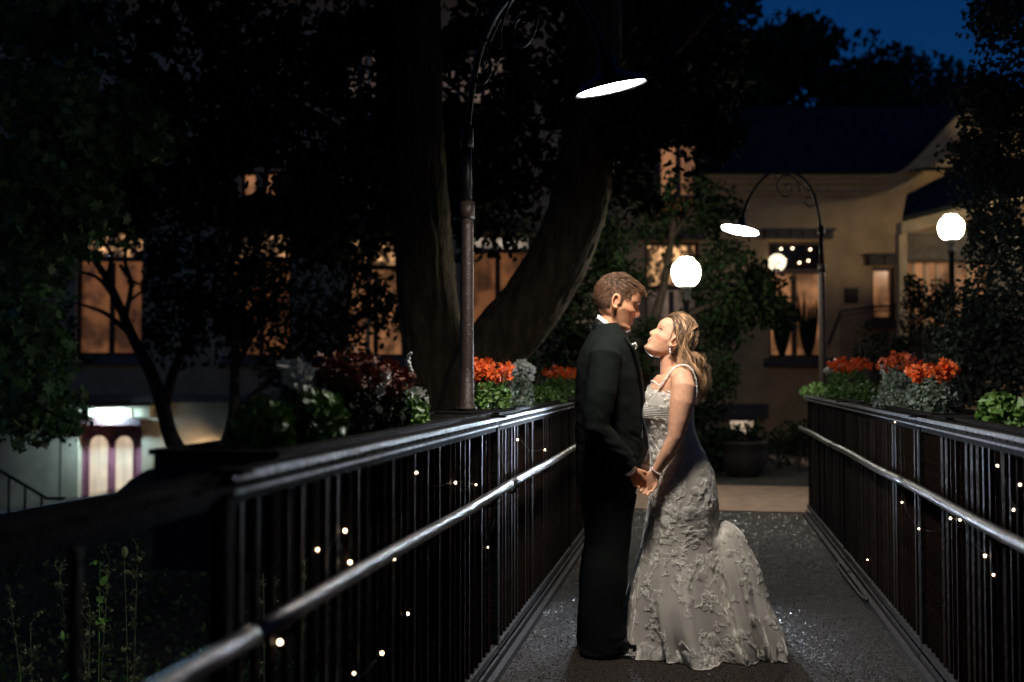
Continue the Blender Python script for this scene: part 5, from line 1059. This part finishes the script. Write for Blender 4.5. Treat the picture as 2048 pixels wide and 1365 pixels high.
def grid_mesh(Pg, name, m, par, thick=True):
    nz, nt_ = Pg.shape[:2]; mb = MB().add(Pg.reshape(-1, 3), [(i * nt_ + j, (i + 1) * nt_ + j, (i + 1) * nt_ + (j + 1) % nt_, i * nt_ + (j + 1) % nt_) for i in range(nz - 1) for j in range(nt_)])
    return mb.build(name, m, par, smooth=True)
neck = lambda t: -.050 * np.clip(1 - np.cos(t - pi), 0, 2) / 2 * 1.6 - .028 * np.sin(t) ** 2       # low at the sides and back, high in front
DG = dress_grid(DT, 1.0, 0.0, 0.0, neck); dress = grid_mesh(DG, 'dress', M['satin'], bd)
TT = np.array([(762, 1440, 1445, .01), (1040, 1436, 1448, .02), (1046, 1432, 1462, .05), (1052, 1426, 1474, .08), (1064, 1418, 1485, .105), (1078, 1412, 1490, .125), (1096, 1408, 1500, .14), (1122, 1408, 1514, .165), (1151, 1412, 1525, .185), (1180, 1416, 1532, .20), (1210, 1420, 1541, .22), (1235, 1424, 1553, .235), (1272, 1430, 1567, .25), (1308, 1440, 1568, .26)])
TG = dress_grid(TT, 1.2, 2.0, -.01); i0 = int((1042 - 762) / (1308 - 762) * NZ); TG = TG[i0:]; TG[0] = TG[0].mean(axis=0) * .55 + TG[0] * .45
grid_mesh(TG, 'train', M['satin'], dress)
def samp(Gr, fi, fj, off=.004):
    nz, nt_ = Gr.shape[:2]; fi = min(max(fi, 0.0), nz - 2.001); i, j = int(fi), int(math.floor(fj)); a, b = fi - i, fj - j; j0, j1 = j % nt_, (j + 1) % nt_
    p = (Gr[i, j0] * (1 - a) + Gr[i + 1, j0] * a) * (1 - b) + (Gr[i, j1] * (1 - a) + Gr[i + 1, j1] * a) * b
    e1 = Gr[i, j1] - Gr[i, j0]; e2 = Gr[i, j0] - Gr[i + 1, j0]; n_ = np.cross(e1, e2); n_ /= (np.linalg.norm(n_) + 1e-9); return p + n_ * off, n_
def motif(mb, Gr, i, j, size, kind, rot):
    dz = np.linalg.norm(Gr[min(i + 1, len(Gr) - 1), j] - Gr[i, j]) + 1e-5; dt = np.linalg.norm(Gr[i, (j + 1) % NT] - Gr[i, j]) + 1e-5
    def mp_(pts, off=.0016): return np.array([samp(Gr, i + (-(x * math.sin(rot) + y * math.cos(rot))) * size / dz, j + (x * math.cos(rot) - y * math.sin(rot)) * size / dt, off)[0] for x, y in pts])
    r_ = .00115 * (size / .03) ** .5
    if kind == 0:      # scroll
        a = np.linspace(0, 3.6 * pi, 30); rr_ = .12 + .55 * a / a[-1]; P = [(q * math.cos(b), q * math.sin(b)) for q, b in zip(rr_, a)]; P += [(.67 * math.cos(a[-1]) + .25 * k, .67 * math.sin(a[-1]) + .55 * k - .12 * k * k) for k in (1, 2, 3)]
        mb.tube(mp_(P), np.linspace(r_ * .7, r_ * 1.3, len(P)), 5)
        for k in (1, 2, 3): x, y = .67 * math.cos(a[-1]) + .25 * k, .67 * math.sin(a[-1]) + .55 * k - .12 * k * k; mb.tube(mp_([(x, y), (x + .3, y + .12), (x + .5, y + .42)]), [r_ * .8, r_ * 1.3, r_ * .4], 5); mb.tube(mp_([(x, y), (x - .3, y + .2), (x - .42, y + .5)]), [r_ * .8, r_ * 1.3, r_ * .4], 5)
    elif kind == 1:    # blossom
        for k in range(5):
            a = k * 2 * pi / 5 + rot; mb.tube(mp_([(0, 0), (.3 * math.cos(a), .3 * math.sin(a)), (.62 * math.cos(a), .62 * math.sin(a))], .005), [r_, r_ * 1.5, r_ * .8], 6)
        mb.ball(mp_([(0, 0)], .007)[0], r_ * 1.7, 6, 5)
    elif kind == 2:    # leaf spray
        P = [(x * .9, .35 * math.sin(x * 2.2)) for x in np.linspace(-1, 1, 12)]; mb.tube(mp_(P), r_ * .9, 5)
        for k in range(1, 11): x, y = P[k]; s2 = 1 if k % 2 else -1; mb.tube(mp_([(x, y), (x + .12, y + s2 * .22), (x + .28, y + s2 * .36)]), [r_ * .6, r_ * 1.2, r_ * .4], 5)
    else:              # net patch
        for k in range(-4, 5): q = k / 4; w_ = math.sqrt(max(0, 1 - q * q * .9)); mb.tube(mp_([(q - .0, -w_), (q + .3, 0), (q + .1, w_)], .0015), .0007, 4); mb.tube(mp_([(-w_, q), (0, q + .15), (w_, q)], .0015), .0007, 4)
ap = MB()
def jcam(i): return rng.uniform(.50, 1.0) * NT if random.random() < .82 else rng.uniform(0, 1) * NT   # most of the detail where the skirt can be seen
bands = [(860, 905, 26), (905, 960, 60), (960, 1045, 150), (1045, 1120, 84), (1120, 1200, 60), (1200, 1270, 46), (1272, 1304, 110)]
for a, b, n_ in bands:
    for k in range(n_):
        p = rng.uniform(a, b); i = int((p - 762) / 546 * NZ); j = int(jcam(i)) % NT; motif(ap, DG, min(i, NZ - 3), j, rng.uniform(.014, .034), random.choices((0, 1, 2, 3), (7, 2, 4, 3))[0], rng.uniform(0, 6.28))
for p0, j0 in ((1010, .64), (1090, .72), (1150, .60), (1170, .80), (1240, .76), (1100, .86), (1230, .62)):     # larger trailing sprays
    for k in range(9):
        i = int((p0 + k * 7 - 762) / 546 * NZ); j = int((j0 + .012 * math.sin(k * 1.3) + .004 * k) * NT) % NT; motif(ap, DG, min(i, NZ - 3), j, rng.uniform(.016, .028), k % 3, k * 1.1)
for k in range(130): i = int(rng.uniform(.02, .97) * (len(TG) - 3)); motif(ap, TG, i, int(jcam(0)) % NT, rng.uniform(.016, .03), random.choice((0, 1, 2, 3)), rng.uniform(0, 6.28))
for k in range(36): motif(ap, TG, len(TG) - 4, int(jcam(0)) % NT, rng.uniform(.014, .028), random.choice((0, 1, 2)), rng.uniform(0, 6.28))
ap.build('lace_applique', M['lace'], dress, smooth=True)
# bodice beading rows and blossoms
mb = MB()
for row, p in enumerate(np.arange(806, 838, 3.6)):
    i = (p - 762) / 546 * NZ
    for j in np.arange(.44, .83, .0065): q, n_ = samp(DG, i, j * NT, .0025); mb.ball(q, .0021, 5, 4)
for k in range(54):
    i = int(rng.uniform(4, 17)); j = int(rng.uniform(.42, .86) * NT); motif(mb, DG, i, j, rng.uniform(.010, .018), random.choice((0, 1, 1)), rng.uniform(0, 6.28))
for k in range(30): i = (rng.uniform(836, 856) - 762) / 546 * NZ; motif(mb, DG, int(i), int(rng.uniform(.60, .80) * NT), .010, 1, 0)
for j in np.arange(0, 1, .006): q, n_ = samp(DG, .2, j * NT, .002); mb.ball(q, .0036, 6, 5)
mb.build('beading', M['lace'], dress, smooth=True)
def pearl_row(j, p0, p1, step, name, r=.0036, par=dress):
    me = None
    for p in np.arange(p0, p1, step):
        q, n_ = samp(DG, (p - 762) / 546 * NZ, j * NT, .003)
        if me is None: o = MB().ball((0, 0, 0), r, 8, 6).build(name, M['pearl'], par, smooth=True); me = o.data
        else: o = bpy.data.objects.new(name, me); COL.objects.link(o); o.parent = par
        o.location = tuple(q)
pearl_row(0.0, 815, 955, 4.4, 'back_button'); pearl_row(0.5, 840, 930, 4.6, 'front_bead', .0026)
for sy in (-1, 1):
    S_ = spline([Q(1312, 782, sy * .10), Q(1324, 766, sy * .115), Q(1338, 748, sy * .115), Q(1352, 738, sy * .112), Q(1368, 738, sy * .118), Q(1380, 750, sy * .12), Q(1388, 775, sy * .11), Q(1389, 800, sy * .09)], 70)
    off = np.array([0, sy * .012, .014]); S_ = S_ + off; mb = MB().tube(S_, .0035, 6)
    for q in S_[::1]: mb.ball(q + rng.normal(0, .002, 3), .0042, 6, 5)
    mb.build('strap', M['lace'], dress, smooth=True)
# jewellery
mb = MB(); e0 = hb.T(np.array([-.001, -.0745, .079])); mb.tube([e0, e0 + [0, 0, -.012]], .0012, 5); mb.ball(e0 + [0, 0, -.018], (.0045, .0045, .006), 8, 6); mb.ball(e0 + [0, 0, -.031], (.005, .005, .008), 8, 6); mb.ball(e0 + [0, 0, -.002], .003, 6, 5); mb.build('earring', M['pearl'], bd, smooth=True)
c = Q(1306, 939, -.152); ax = Q(1305, 938, -.15) - Q(1327, 900, -.18); ax /= np.linalg.norm(ax); e1 = np.cross(ax, [0, 1, 0]); e1 /= np.linalg.norm(e1); e2 = np.cross(ax, e1); mb = MB()
for k in range(26): a = k * 2 * pi / 26; mb.ball(c + (e1 * math.cos(a) + e2 * math.sin(a)) * .0285 - ax * .004, .0034, 6, 5)
mb.build('bracelet', M['pearl'], bd, smooth=True)
# assumed flashes on stands, added behind the couple to rim them and the rails
for pxl, zl, es_, lb in ((1262, 1.12, L_FLASH * .9, 'photographer\'s small cool light on a thin stand hidden behind the man'), (1455, .74, L_FLASH * .7, 'photographer\'s small low light on a short stand hidden behind the woman')):
    fp = PORG + np.array([*(FH[:2] * 1.3), 0]) + np.array([*(RR[:2] * (Q(pxl, 800)[0])), 0])
    t = thing('assumed_studio_light', lb, 'studio light', (fp[0], fp[1], 0), YAW); mb = MB()
    for k in range(3): a = k * 2.094 + .5; mb.tube([(0, 0, .3), (.06 * math.cos(a), .06 * math.sin(a), .008)], .006, 6)
    mb.tube([(0, 0, .28), (0, 0, zl)], .008, 8); mb.build('stand', M['black'], t)
    hd_ = MB().box((0, 0, zl + .04), (.085, .06, .10)).build('flash_head', M['black'], t); MB().box((0, -.034, zl + .04), (.075, .006, .08)).build('diffuser', mat('flash tube', (.8, .8, .8), .3, emis=(.72, .84, 1.0), es=es_), hd_)
#PEOPLEEND
